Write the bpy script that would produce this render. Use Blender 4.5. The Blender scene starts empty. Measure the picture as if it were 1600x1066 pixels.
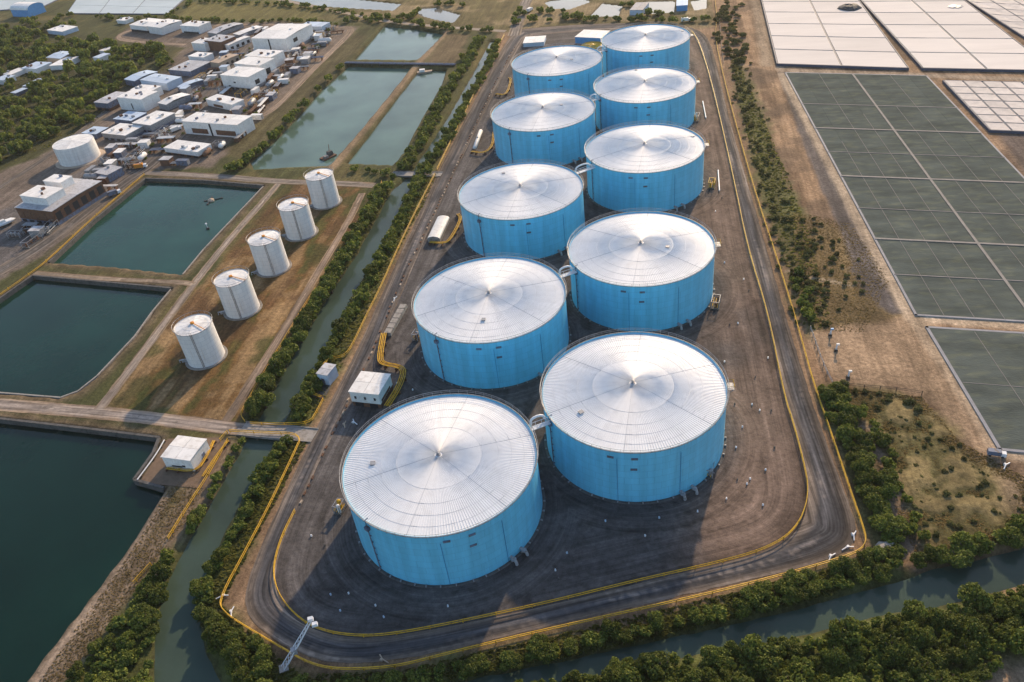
import bpy, bmesh, math, random
import numpy as np
from mathutils import Vector, Matrix
from mathutils.geometry import delaunay_2d_cdt
random.seed(7); rng = np.random.default_rng(11)
C = bpy.context.scene.collection
SC = bpy.context.scene

# ------------------------------------------------------------------ camera
F, PIT, ROL, YAW = 1246.912, 0.64378874, -0.1311641, math.radians(12.862382)
CAMZ = 143.49
CY, SY, CP, SP, CR, SR = math.cos(YAW), math.sin(YAW), math.cos(PIT), math.sin(PIT), math.cos(ROL), math.sin(ROL)
cam = bpy.data.cameras.new('camera'); camo = bpy.data.objects.new('camera', cam); C.objects.link(camo)
right0 = Vector((CY, SY, 0)); fwdh = Vector((-SY, CY, 0))
fwd = fwdh*CP + Vector((0, 0, -SP)); up0 = fwdh*SP + Vector((0, 0, CP))
rt = right0*CR + up0*SR; up = up0*CR - right0*SR
mw = Matrix((rt, up, -fwd)).transposed().to_4x4(); mw.translation = (0, 0, CAMZ)
camo.matrix_world = mw
cam.sensor_width = 36; cam.lens = 36*F/1600; cam.clip_start = 1; cam.clip_end = 20000
SC.camera = camo

# ------------------------------------------------------------------ light
SUN_EL, SUN_AZ = math.radians(24.5), math.radians(14)      # azimuth measured from +Y towards +X
w = bpy.data.worlds.new('World'); SC.world = w; w.use_nodes = True
nt = w.node_tree; bg = nt.nodes['Background']
sky = nt.nodes.new('ShaderNodeTexSky'); sky.sky_type = 'NISHITA'; sky.sun_disc = False
sky.sun_elevation = SUN_EL; sky.sun_rotation = SUN_AZ; sky.air_density = 1.0; sky.dust_density = 1.0; sky.ozone_density = 1.0
nt.links.new(sky.outputs[0], bg.inputs[0]); bg.inputs[1].default_value = 0.15
sl = bpy.data.lights.new('sun', 'SUN'); sl.energy = 3.7; sl.angle = math.radians(1.2); sl.color = (1.0, 0.75, 0.48)
so = bpy.data.objects.new('sun', sl); C.objects.link(so)
sd = Vector((math.cos(SUN_EL)*math.sin(SUN_AZ), math.cos(SUN_EL)*math.cos(SUN_AZ), math.sin(SUN_EL)))
so.rotation_euler = sd.to_track_quat('Z', 'Y').to_euler()
vs = SC.view_settings; vs.view_transform = 'Standard'; vs.look = 'None'; vs.exposure = 0.60; vs.gamma = 1; vs.use_curve_mapping = False

# ------------------------------------------------------------------ helpers
def Gn(px, py, z=0.0):
    px = np.asarray(px, float); py = np.asarray(py, float)
    X0, Y0 = px-800, py-533
    X = X0*CR+Y0*SR; Y = -X0*SR+Y0*CR
    vx = X/F; vy = CP-Y/F*SP; vz = -SP-Y/F*CP
    t = (z-CAMZ)/vz
    x, y = vx*t, vy*t
    return np.stack([x*CY-y*SY, x*SY+y*CY], -1)
def G(px, py, z=0.0):
    r = Gn(px, py, z); return (float(r[0]), float(r[1]))
def GL(pts, z=0.0): return [G(p[0], p[1], z) for p in pts]
def Pj(x, y, z):
    a = x*CY+y*SY; b = -x*SY+y*CY; z = z-CAMZ
    d = b*CP-z*SP; u = b*SP+z*CP
    X = a/d*F; Y = -u/d*F
    return 800+X*CR-Y*SR, 533+X*SR+Y*CR
def hgt(base, ytop):
    x, y = G(*base); lo, hi = 0.3, 60
    for _ in range(40):
        m = (lo+hi)/2
        if Pj(x, y, m)[1] > ytop: lo = m
        else: hi = m
    return lo

class MB:
    def __init__(s): s.v = []; s.f = []; s.m = []
    def quad(s, a, b, c, d, m=0):
        n = len(s.v); s.v += [a, b, c, d]; s.f.append((n, n+1, n+2, n+3)); s.m.append(m)
    def box(s, c, sz, rz=0.0, m=0, top=None, tilt=None):
        hx, hy, hz = sz[0]/2, sz[1]/2, sz[2]/2; n = len(s.v); cz, szn = math.cos(rz), math.sin(rz)
        for k in range(8):
            x, y, z = (hx if k & 1 else -hx), (hy if k & 2 else -hy), (hz if k & 4 else -hz)
            if top and k & 4: x *= top; y *= top
            s.v.append((c[0]+x*cz-y*szn, c[1]+x*szn+y*cz, c[2]+z))
        for q in ((0, 2, 3, 1), (4, 5, 7, 6), (0, 1, 5, 4), (2, 6, 7, 3), (0, 4, 6, 2), (1, 3, 7, 5)):
            s.f.append(tuple(n+i for i in q)); s.m.append(m)
    def hexa(s, p, m=0):          # 4 bottom + 4 top
        n = len(s.v); s.v += list(p)
        for q in ((3, 2, 1, 0), (4, 5, 6, 7), (0, 1, 5, 4), (1, 2, 6, 5), (2, 3, 7, 6), (3, 0, 4, 7)):
            s.f.append(tuple(n+i for i in q)); s.m.append(m)
    def tube(s, pts, r, n=6, m=0, closed=False):
        P = [Vector(p) for p in pts]; k = len(P); base = len(s.v)
        for i, p in enumerate(P):
            if closed: t = P[(i+1) % k]-P[i-1]
            else: t = P[min(i+1, k-1)]-P[max(i-1, 0)]
            t.normalize(); a = t.cross(Vector((0, 0, 1)))
            if a.length < 1e-3: a = Vector((1, 0, 0))
            a.normalize(); b = a.cross(t)
            for j in range(n):
                th = 2*math.pi*j/n; q = p+a*(r*math.cos(th))+b*(r*math.sin(th)); s.v.append(tuple(q))
        for i in range(k if closed else k-1):
            i2 = (i+1) % k
            for j in range(n):
                s.f.append((base+i*n+j, base+i*n+(j+1) % n, base+i2*n+(j+1) % n, base+i2*n+j)); s.m.append(m)
        if not closed:
            s.f.append(tuple(base+j for j in range(n))[::-1]); s.m.append(m)
            s.f.append(tuple(base+(k-1)*n+j for j in range(n))); s.m.append(m)
    def lathe(s, prof, c=(0, 0, 0), n=24, m=0, a0=0.0, a1=2*math.pi):
        full = abs(a1-a0-2*math.pi) < 1e-6; cols = n if full else n+1; base = len(s.v)
        for r, z in prof:
            for j in range(cols):
                th = a0+(a1-a0)*j/n; s.v.append((c[0]+r*math.cos(th), c[1]+r*math.sin(th), c[2]+z))
        for i in range(len(prof)-1):
            for j in range(n):
                j2 = (j+1) % cols
                s.f.append((base+i*cols+j, base+i*cols+j2, base+(i+1)*cols+j2, base+(i+1)*cols+j)); s.m.append(m)
    def mesh(s, name, mats, smooth=False):
        me = bpy.data.meshes.new(name); me.from_pydata(s.v, [], s.f)
        mats = mats if isinstance(mats, (list, tuple)) else [mats]
        for q in mats: me.materials.append(q)
        if len(mats) > 1: me.polygons.foreach_set('material_index', s.m)
        if smooth: me.polygons.foreach_set('use_smooth', [True]*len(me.polygons))
        me.update(); return me
    def build(s, name, mats, parent=None, smooth=False, loc=None):
        return link(name, s.mesh(name, mats, smooth), parent, loc)

def link(name, me, parent=None, loc=None, rz=0.0):
    o = bpy.data.objects.new(name, me); C.objects.link(o)
    if parent is not None: o.parent = parent
    if loc is not None: o.location = loc
    if rz: o.rotation_euler = (0, 0, rz)
    return o
def tag(o, label=None, cat=None, group=None, kind=None):
    if label: o['label'] = label
    if cat: o['category'] = cat
    if group: o['group'] = group
    if kind: o['kind'] = kind
    return o
def thing(name, label, cat, loc=(0, 0, 0), rz=0.0, group=None):
    o = bpy.data.objects.new(name, None); C.objects.link(o); o.location = loc; o.rotation_euler = (0, 0, rz)
    return tag(o, label, cat, group)

# ------------------------------------------------------------------ materials
def M(name, col, rough=.85, var=.18, scale=.35, bump=0.0, bscale=3.0, metal=0.0, spec=.3, rand=0.0, tint=None, stretch=None):
    m = bpy.data.materials.new(name); m.use_nodes = True; t = m.node_tree; N = t.nodes; L = t.links
    b = N['Principled BSDF']; b.inputs['Roughness'].default_value = rough; b.inputs['Metallic'].default_value = metal
    b.inputs['Specular IOR Level'].default_value = spec
    geo = N.new('ShaderNodeNewGeometry'); vec = geo.outputs['Position']
    if stretch:
        mp = N.new('ShaderNodeMapping'); mp.inputs['Scale'].default_value = stretch; L.new(vec, mp.inputs[0]); vec = mp.outputs[0]
    n = N.new('ShaderNodeTexNoise'); n.inputs['Scale'].default_value = scale; n.inputs['Detail'].default_value = 8; n.inputs['Roughness'].default_value = .65
    L.new(vec, n.inputs['Vector'])
    mr = N.new('ShaderNodeMapRange'); mr.inputs[1].default_value = .25; mr.inputs[2].default_value = .75
    mr.inputs[3].default_value = 1-var; mr.inputs[4].default_value = 1+var; L.new(n.outputs['Fac'], mr.inputs[0])
    f = mr.outputs[0]
    if rand:
        oi = N.new('ShaderNodeObjectInfo'); m2 = N.new('ShaderNodeMapRange'); m2.inputs[3].default_value = 1-rand; m2.inputs[4].default_value = 1+rand
        L.new(oi.outputs['Random'], m2.inputs[0]); mu = N.new('ShaderNodeMath'); mu.operation = 'MULTIPLY'
        L.new(f, mu.inputs[0]); L.new(m2.outputs[0], mu.inputs[1]); f = mu.outputs[0]
    mx = N.new('ShaderNodeMix'); mx.data_type = 'RGBA'; mx.blend_type = 'MIX'; mx.inputs[6].default_value = (*col, 1)
    mx.inputs[7].default_value = (*(tint or col), 1); mx.inputs[0].default_value = 0
    if tint:
        n2 = N.new('ShaderNodeTexNoise'); n2.inputs['Scale'].default_value = scale*2.7; n2.inputs['Detail'].default_value = 6
        L.new(vec, n2.inputs['Vector']); r2 = N.new('ShaderNodeMapRange'); r2.inputs[1].default_value = .5; r2.inputs[2].default_value = .68
        L.new(n2.outputs['Fac'], r2.inputs[0]); L.new(r2.outputs[0], mx.inputs[0])
    sc = N.new('ShaderNodeVectorMath'); sc.operation = 'SCALE'; L.new(mx.outputs[2], sc.inputs[0]); L.new(f, sc.inputs['Scale'])
    L.new(sc.outputs[0], b.inputs['Base Color'])
    if bump:
        nb = N.new('ShaderNodeTexNoise'); nb.inputs['Scale'].default_value = bscale; nb.inputs['Detail'].default_value = 4; L.new(vec, nb.inputs['Vector'])
        bp = N.new('ShaderNodeBump'); bp.inputs['Strength'].default_value = bump; bp.inputs['Distance'].default_value = .3
        L.new(nb.outputs['Fac'], bp.inputs['Height']); L.new(bp.outputs[0], b.inputs['Normal'])
    return m

MT = dict(
 white=M('white_paint', (.74, .73, .71), .6, .14, .5, tint=(.64, .61, .57), rand=.06),
 roofw=M('white_roof', (.76, .74, .71), .55, .12, .3, tint=(.64, .61, .57), rand=.10),
 roofg=M('grey_roof', (.44, .44, .46), .6, .2, .4, tint=(.30, .28, .27), rand=.15),
 bluew=M('pale_blue_cladding', (.46, .55, .66), .6, .15, .4, rand=.08),
 slate=M('slate_blue_cladding', (.13, .16, .23), .6, .25, .4, tint=(.13, .10, .09), rand=.15),
 rust=M('rusty_steel', (.15, .075, .045), .85, .4, .8, tint=(.08, .06, .055)),
 dark=M('dark_opening', (.025, .027, .032), .7, .2, 1),
 grey=M('grey_steel', (.30, .31, .33), .5, .2, .8, metal=.2, tint=(.20, .18, .17)),
 conc=M('concrete', (.30, .275, .25), .9, .2, .3, bump=.2, tint=(.20, .18, .155)),
 wallc=M('dark_concrete', (.10, .095, .09), .9, .3, .4, bump=.3, tint=(.055, .055, .055)),
 yel=M('yellow_paint', (.58, .335, .022), .55, .25, .6, tint=(.36, .20, .03), rand=.08),
 steelw=M('white_steel', (.68, .70, .73), .45, .1, .8),
 orange=M('orange_paint', (.55, .22, .03), .6, .2, .8),
 tan=M('tan_plaster', (.42, .33, .25), .85, .15, .5),
 blue=M('blue_paint', (.10, .30, .58), .5, .15, .5),
 brown=M('brown_timber', (.16, .11, .075), .9, .3, .6),
 trunk=M('bark', (.09, .065, .045), .95, .3, 2),
 tarp=M('dark_tarpaulin', (.05, .055, .06), .7, .3, .5, bump=.4, bscale=1),
)
# ------------------------------------------------------------------ 2D tools
def h2(ix, iy, s):
    n = (ix.astype(np.int64)*374761393 + iy.astype(np.int64)*668265263 + s*982451653) & 0x7fffffff
    n = ((n ^ (n >> 13))*1274126177) & 0x7fffffff
    return ((n ^ (n >> 16)) & 0xffff)/65535.0
def vn(x, y, s=0):
    ix, iy = np.floor(x), np.floor(y); fx, fy = x-ix, y-iy
    fx = fx*fx*(3-2*fx); fy = fy*fy*(3-2*fy)
    a, b, c, d = h2(ix, iy, s), h2(ix+1, iy, s), h2(ix, iy+1, s), h2(ix+1, iy+1, s)
    return (a*(1-fx)+b*fx)*(1-fy)+(c*(1-fx)+d*fx)*fy
def fbm(x, y, s=0, o=4):
    r = 0; a = .5; t = 0
    for i in range(o): r = r+a*vn(x*2**i, y*2**i, s+i*17); t += a; a *= .5
    return r/t-.5
def segdist(P, poly, closed=True):
    """distance, arclength of the nearest point"""
    q = np.asarray(poly, float); n = len(q); best = np.full(len(P), 1e9); arc = np.zeros(len(P)); acc = 0.0
    for i in range(n if closed else n-1):
        a, b = q[i], q[(i+1) % n]; d = b-a; l2 = d@d+1e-12
        t = np.clip(((P-a)@d)/l2, 0, 1); e = P-a-t[:, None]*d; dd = np.sqrt((e*e).sum(1))
        k = dd < best; best[k] = dd[k]; arc[k] = acc+t[k]*math.sqrt(l2); acc += math.sqrt(l2)
    return best, arc
def inside(P, poly):
    q = np.asarray(poly, float); n = len(q); r = np.zeros(len(P), bool)
    for i in range(n):
        x1, y1 = q[i]; x2, y2 = q[(i+1) % n]
        if y1 == y2: continue
        c = ((y1 > P[:, 1]) != (y2 > P[:, 1])) & (P[:, 0] < (x2-x1)*(P[:, 1]-y1)/(y2-y1)+x1); r ^= c
    return r
def sdf(P, poly):
    d, _ = segdist(P, poly); return np.where(inside(P, poly), d, -d)
def resample(pts, step, closed=False):
    P = [np.array(p, float) for p in pts]
    if closed: P.append(P[0])
    out = []
    for a, b in zip(P[:-1], P[1:]):
        l = np.linalg.norm(b-a); n = max(1, int(round(l/step)))
        out += [a+(b-a)*k/n for k in range(n)]
    if not closed: out.append(P[-1])
    return out
def smooth(pts, it=2, closed=False):
    """corner cutting"""
    P = [np.array(p, float) for p in pts]
    for _ in range(it):
        Q = []
        n = len(P)
        if not closed: Q.append(P[0])
        for i in range(n if closed else n-1):
            a, b = P[i], P[(i+1) % n]; Q += [a*.75+b*.25, a*.25+b*.75]
        if not closed: Q.append(P[-1])
        P = Q
    return P
def jitter(pts, amp, s, f=.35):
    P = np.array(pts); n1 = fbm(P[:, 0]*f, P[:, 1]*f, s, 3); n2 = fbm(P[:, 0]*f, P[:, 1]*f, s+5, 3)
    return np.stack([P[:, 0]+n1*2*amp, P[:, 1]+n2*2*amp], 1)

# ------------------------------------------------------------------ layout outlines (ground metres, found from the photograph)
TANKS = [(-48, 121.7), (-5.5, 147.4), (-47.5, 186.3), (-4.8, 213.0), (-47.6, 253.4), (-4.8, 285.3), (-48, 326.2), (-5.6, 351.2), (-48.6, 390.2), (-6.2, 417)]
TR, TH = 22.0, 16.2
WT = [(-138.0, 177.3), (-137.1, 203.1), (-136.4, 229.0), (-134.9, 253.8), (-133.4, 278.8)]
WR, WH = 5.65, 12.6
outer = smooth(GL([(820, 44), (797, 50), (700, 238), (650, 345), (600, 452), (562, 540), (525, 612), (485, 688), (440, 782), (398, 876), (381, 930), (390, 968), (432, 1003), (490, 1030), (550, 1039), (640, 1029), (760, 1003), (900, 969), (1100, 923), (1250, 888), (1315, 866), (1338, 845), (1336, 812), (1310, 742), (1265, 620), (1215, 450), (1178, 320), (1140, 190), (1116, 85), (1104, 55), (1080, 42), (1040, 37), (950, 36)]), 2, True)
inner = smooth(GL([(832, 55), (815, 62), (722, 245), (680, 335), (640, 430), (600, 520), (560, 600), (525, 670), (478, 765), (442, 845), (429, 895), (432, 930), (449, 960), (485, 983), (530, 996), (600, 997), (700, 980), (850, 948), (1000, 912), (1100, 887), (1180, 868), (1230, 845), (1256, 816), (1265, 775), (1258, 735), (1236, 645), (1197, 490), (1165, 388), (1145, 290), (1118, 165), (1098, 88), (1082, 53), (1060, 44), (960, 45)]), 2, True)
fence_out_px = [[(788, 56), (740, 150), (683, 267)], [(680, 274), (650, 332), (620, 395), (596, 450), (570, 502), (550, 545), (538, 560), (512, 563), (497, 590), (482, 616)],
 [(506, 626), (495, 648), (485, 664), (440, 666), (392, 664)],
 [(360, 676), (420, 679), (474, 681), (460, 712), (420, 797), (380, 873), (346, 936), (347, 958), (400, 991), (450, 1020), (480, 1037), (512, 1047), (560, 1049), (625, 1044), (700, 1024), (850, 988), (1000, 955), (1150, 921), (1300, 880), (1344, 864), (1353, 848), (1349, 830), (1331, 778), (1303, 694), (1270, 600), (1250, 525), (1219, 422), (1182, 310), (1156, 219), (1131, 125), (1117, 60), (1120, 30), (1117, 0)]]
fence_in_px = [[(1070, 44), (1086, 54), (1101, 92), (1121, 168), (1148, 290), (1168, 390), (1200, 492), (1225, 622), (1241, 669), (1259, 741), (1262, 766), (1259, 793), (1247, 822), (1222, 847), (1178, 867), (1100, 887), (1000, 909), (850, 946), (700, 978), (625, 992), (575, 997), (525, 993), (487, 981), (462, 963), (440, 937), (429, 908), (430, 880), (441, 842), (462, 800)]]
# water outlines, at the water line
ZP, ZC = -1.5, -1.1
ponds = {
 'near': GL([(-250, 640), (0, 661), (130, 676), (250, 691), (243, 714), (213, 757), (236, 763), (259, 770), (250, 786), (210, 850), (150, 930), (95, 1000), (45, 1066), (0, 1125), (-300, 1125)], ZP),
 'second': GL([(54, 437), (130, 444), (268, 457), (240, 492), (213, 530), (185, 560), (155, 592), (125, 616), (98, 626), (0, 618), (-180, 600), (-60, 516), (0, 475)], ZP),
 'third': GL([(229, 285), (320, 288), (412, 296), (385, 325), (350, 362), (320, 394), (287, 433), (180, 421), (80, 414), (150, 348)], ZP),
 'fourth': GL([(398, 268), (514, 263), (560, 211), (610, 150), (643, 108), (545, 105), (505, 140), (470, 180), (430, 222), (392, 255)], ZP),
 'fifth': GL([(600, 42), (650, 47), (694, 55), (673, 77), (652, 97), (553, 96), (574, 72)], ZP),
 'sixth': GL([(655, 111), (697, 112), (690, 135), (658, 190), (632, 240), (614, 262), (541, 259), (575, 216), (620, 156)], ZP),
}
canal_l = GL([(766, 66), (735, 124), (699, 187), (655, 252), (641, 275), (612, 300), (590, 340), (560, 395), (520, 455), (480, 520), (440, 590), (408, 650), (380, 700), (340, 770), (300, 840), (262, 910), (242, 980), (240, 1066), (230, 1110)], ZC)
canal_r = GL([(774, 66), (743, 126), (708, 188), (666, 254), (652, 275), (636, 302), (614, 345), (588, 400), (552, 460), (520, 525), (485, 592), (448, 655), (425, 700), (385, 770), (350, 835), (322, 900), (310, 960), (322, 1020), (352, 1075), (380, 1105)], ZC)
canal = [np.array(p) for p in canal_l+canal_r[::-1]]
canal2 = GL([(1900, 790), (1750, 822), (1600, 857), (1520, 878), (1450, 893), (1375, 917), (1225, 957), (1112, 983), (1000, 1008), (850, 1040), (700, 1070), (500, 1095), (380, 1100), (200, 1080), (180, 1180), (400, 1190), (700, 1140), (800, 1080), (900, 1062), (1000, 1040), (1112, 1018), (1262, 993), (1375, 962), (1487, 945), (1600, 913), (1750, 880), (1900, 850)], ZC)
far_ponds = [GL(p, -.5) for p in (
 [(437, 0), (500, -4), (560, 0), (627, 7), (615, 17), (560, 14), (500, 10)],
 [(652, 14), (680, 13), (719, 24), (709, 36), (680, 31), (655, 24)],
 [(850, 4), (900, -4), (924, 3), (890, 15), (862, 14)],
 [(921, 27), (941, 6), (973, 10), (966, 26)],
 [(1000, 4), (1040, 2), (1055, 3), (1053, 20), (1006, 23)],
 [(1079, 3), (1104, -2), (1104, 14), (1085, 17)])]
waters = [(k, v, ZP, 2.2, 3.0) for k, v in ponds.items()] + [('canal', canal, ZC, .55, 2.6), ('canal2', canal2, ZC, .55, 2.6)] + [('far%d' % i, p, -.5, .8, 1.5) for i, p in enumerate(far_ponds)]

# ------------------------------------------------------------------ ground sheet
def axis(spec):
    out = []
    for a, b, s in spec: out.append(np.arange(a, b, s))
    return np.concatenate(out)
gx = axis([(-6000, -1200, 1200), (-1200, -700, 100), (-700, -260, 3.0), (-260, 150, .85), (150, 260, 2.5), (260, 800, 60), (800, 6001, 1300)])
gy = axis([(-3000, 0, 500), (0, 56, 8), (56, 190, .75), (190, 330, 1.05), (330, 520, 1.6), (520, 760, 3), (760, 1400, 40), (1400, 8001, 1100)])
X, Y = np.meshgrid(gx, gy); P = np.stack([X.ravel(), Y.ravel()], 1); NP = len(P)
px_, py_ = P[:, 0], P[:, 1]
col = np.zeros((NP, 3)); col[:] = (.225, .145, .088)
nA = fbm(px_*.05, py_*.05, 1, 5); nB = fbm(px_*.25, py_*.25, 2, 4); nS = fbm(px_*.22, py_*.025, 3, 4)   # nS runs along the site
def paint(poly, c, soft=1.0, amp=2.0, strength=1.0, noise=None, thr=None):
    q = np.asarray(poly, float); m = 30
    k = np.where((px_ > q[:, 0].min()-m) & (px_ < q[:, 0].max()+m) & (py_ > q[:, 1].min()-m) & (py_ < q[:, 1].max()+m))[0]
    d = sdf(P[k], q)+nB[k]*amp*2+nA[k]*amp
    t = np.clip(d/soft*.5+.5, 0, 1); t = t*t*(3-2*t)*strength
    if noise is not None: t = t*np.clip((noise[k]-thr)/.08+.5, 0, 1)
    col[k] = col[k]*(1-t[:, None])+np.array(c)*t[:, None]
def path(line, wid, c, soft=.8, amp=.5, strength=1.0):
    q = np.asarray(line, float); m = wid+10
    k = np.where((px_ > q[:, 0].min()-m) & (px_ < q[:, 0].max()+m) & (py_ > q[:, 1].min()-m) & (py_ < q[:, 1].max()+m))[0]
    d, _ = segdist(P[k], q, False); d = wid/2-d+nB[k]*amp*2
    t = np.clip(d/soft*.5+.5, 0, 1)*strength
    col[k] = col[k]*(1-t[:, None])+np.array(c)*t[:, None]
GRASS, OLIVE, DIRT, SAND, TANP, GRAV, SOIL = (.082, .092, .030), (.088, .078, .030), (.20, .135, .085), (.31, .215, .135), (.33, .245, .175), (.125, .103, .086), (.095, .072, .052)
left_side = [(-900, 40), (-85, 40), (-95, 95), (-100, 300), (-95, 480), (-95, 1200), (-900, 1200)]
paint(left_side, (.070, .072, .028), 3, 4)
paint(left_side, (.105, .088, .036), 6, 2, .9, nA, .07)
paint(GL([(700, 1300), (480, 1075), (345, 945), (470, 690), (520, 600), (680, 270), (780, 60), (640, 260), (560, 400), (380, 680), (200, 930), (120, 1066), (60, 1200)]), GRASS, 3, 2)
paint([(-100, 40), (-100, 88), (-64, 76), (0, 95), (46, 114), (58, 150), (120, 130), (300, 120), (300, 30), (-60, 20)], GRASS, 4, 3)
# top of the picture, beyond the loop road
paint(GL([(560, 36), (810, 52), (1130, 40), (1130, -40), (560, -30)]), (.12, .098, .042), 5, 4)
paint(GL([(560, 36), (810, 52), (1130, 40), (1130, -40), (560, -30)]), (.22, .165, .09), 5, 4, .9, nA, .03)
paint(GL([(270, 30), (480, 34), (520, 12), (430, 0), (300, 4)]), (.135, .118, .04), 4, 3)
# industrial yards
paint(GL([(-120, 360), (0, 268), (60, 245), (130, 195), (190, 130), (250, 108), (290, 75), (180, 62), (200, 42), (300, 38), (430, 34), (560, 42), (535, 70), (470, 130), (425, 180), (390, 210), (330, 262), (230, 266), (150, 335), (70, 400), (-60, 470)]), (.155, .122, .098), 2, 2)
paint(GL([(-60, 400), (0, 330), (60, 300), (150, 255), (230, 180), (300, 110), (350, 70), (395, 90), (350, 140), (300, 200), (230, 262), (150, 330), (60, 398), (-60, 460)]), (.115, .103, .098), 3, 3)
paint(GL([(390, 260), (430, 215), (480, 160), (540, 100), (575, 55), (555, 50), (500, 100), (430, 170), (350, 230)]), (.085, .072, .034), 3, 3)
paint(GL([(-100, 40), (60, 36), (150, 60), (270, 75), (270, 110), (200, 140), (150, 190), (110, 225), (40, 245), (-100, 300)]), (.052, .052, .022), 4, 4, .85)
# white tank field
tf = GL([(160, 640), (250, 520), (330, 430), (430, 310), (450, 288), (560, 292), (580, 310), (520, 430), (440, 560), (370, 660), (260, 668)])
nT = fbm(px_*.16, py_*.022, 8, 4)+.35*nB
paint(tf, (.150, .086, .034), 2, 1.5)
paint(tf, (.062, .066, .020), 2, 1, .85, nT, .06)
paint(tf, (.26, .17, .085), 2, 1, .9, -nT, .06)
paint(tf, (.095, .052, .026), 2, 1, .75, nA, .07)
paint(tf, (.055, .066, .020), 3, 1, .7, -nA, .14)
# banks between the left ponds
for pl in (['near', 'second', 'third']):
    q = np.asarray(ponds[pl]); c0 = q.mean(0); path(np.vstack([q, q[:1]]), 7, (.135, .098, .062), 2, 1.5, .9)
path(GL([(345, 700), (300, 790), (230, 870), (150, 960), (90, 1040), (40, 1120)]), 9, (.15, .112, .075), 2, 2)
path(GL([(258, 778), (215, 850), (155, 935), (100, 1005), (55, 1066)]), 2.6, (.25, .19, .14), .8, .6)
path(GL([(290, 800), (235, 870), (170, 960), (120, 1030)]), 1.2, (.28, .21, .15), .8, .6, .7)
for l in ((518, 262, 697, 50),): path(GL([(518, 263), (560, 212), (610, 152), (648, 106), (697, 50)]), 5, (.235, .165, .10), 1.2, .6)
paint(GL([(664, 98), (700, 52), (735, 54), (712, 99)]), (.135, .10, .055), 2, 1.5)
# right side: scrub, sand, dark cinder strip
right_side = [(34, 118), (42, 165), (33, 470), (45, 1200), (900, 1200), (900, 90), (120, 105), (60, 108)]
paint(right_side, (.180, .112, .066), 3, 2); paint(right_side, (.265, .170, .10), 4, 2, .9, nS, .04); paint(right_side, (.26, .172, .105), 4, 2, .8, nB, .06); paint(right_side, (.15, .10, .065), 3, 2, .8, -nA, .06)
paint(GL([(1142, 100), (1170, 110), (1215, 250), (1260, 340), (1270, 420), (1290, 520), (1262, 525), (1225, 420), (1180, 290)]), (.095, .092, .035), 3, 4)
paint(GL([(1240, 340), (1310, 350), (1370, 420), (1440, 490), (1350, 530), (1270, 520), (1235, 430)]), (.155, .108, .052), 3, 4)
paint(GL([(1215, 112), (1228, 113), (1420, 490), (1390, 490), (1345, 440), (1320, 380), (1260, 240)]), (.11, .092, .084), .8, .7)
paint(GL([(1330, 420), (1360, 405), (1412, 488), (1395, 492), (1350, 460)]), (.10, .085, .08), 1.5, 1.5)
paint(GL([(1270, 520), (1300, 510), (1380, 500), (1430, 490), (1500, 590), (1560, 700), (1600, 708), (1600, 722), (1540, 718), (1500, 690), (1460, 640), (1400, 605), (1330, 600), (1300, 600)]), (.285, .195, .122), 2, 2.5)
paint(GL([(1290, 600), (1400, 610), (1460, 640), (1520, 710), (1600, 760), (1700, 800), (1600, 850), (1440, 885), (1380, 830), (1320, 690)]), (.120, .100, .044), 3, 3)
scr = GL([(1330, 625), (1400, 620), (1460, 645), (1520, 715), (1600, 760), (1600, 835), (1440, 870), (1380, 760)])
paint(scr, (.200, .152, .070), 3, 2, .9, nB, .02)
paint(scr, (.10, .088, .034), 3, 2, .9, -nB, .05)
paint(GL([(1560, 745), (1640, 720), (1700, 820), (1590, 850)]), (.23, .165, .105), 3, 3)
path(GL([(1310, 630), (1345, 668), (1372, 715), (1392, 765), (1410, 830), (1430, 880)]), 3.2, (.23, .165, .115), 1, .8)
path(GL([(1222, 116), (1300, 262), (1345, 350), (1388, 430), (1424, 494)]), 4.2, (.37, .285, .20), .8, .4)
path(GL([(1424, 496), (1500, 502), (1600, 509), (1800, 520)]), 4.2, (.40, .30, .205), .8, .4)
path(GL([(1428, 498), (1480, 570), (1530, 650), (1565, 708), (1620, 714)]), 4.5, (.39, .29, .195), .8, .4)
path(GL([(1205, -20), (1212, 60), (1222, 110), (1450, 118), (1600, 124)]), 5, (.30, .23, .165), 1, .5)
path(GL([(1180, -20), (1192, 50), (1200, 100)]), 7, (.27, .20, .135), 1.5, 1)
path(GL([(1232, 424), (1270, 435), (1330, 445)]), 1.6, (.36, .28, .19), .8, .4)
paint(GL([(1560, 210), (1620, 208), (1660, 280), (1600, 268)]), (.13, .10, .085), 2, 1)
paint(GL([(1275, 600), (1300, 600), (1345, 660), (1385, 740), (1420, 840), (1400, 880), (1360, 860), (1315, 720)]), (.085, .085, .032), 1.5, 1.5, .85)
path(GL([(1310, 630), (1345, 668), (1372, 715), (1392, 765), (1410, 830), (1430, 880)]), 2.6, (.21, .15, .105), 1, .8)
# near-shore bottom right clearing
paint(GL([(1540, 1040), (1620, 1030), (1640, 1100), (1500, 1100)]), (.26, .18, .115), 3, 3)
# generic soil variation
v = 1+.55*nB+.5*nA+.55*nS; col *= np.clip(v, .5, 1.6)[:, None]
Z = np.zeros(NP)
wmask = np.full(NP, 99.0)
for nm, q, zw, slope, dep in waters:
    q = np.asarray(q); m = 12
    k = np.where((px_ > q[:, 0].min()-m) & (px_ < q[:, 0].max()+m) & (py_ > q[:, 1].min()-m) & (py_ < q[:, 1].max()+m))[0]
    d = sdf(P[k], q); am = .5 if nm.startswith('c') else .12
    d = d+nB[k]*am*2
    z = np.clip(zw-d*slope, -dep-.5, 0); Z[k] = np.minimum(Z[k], z); wmask[k] = np.minimum(wmask[k], np.abs(d))
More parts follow.
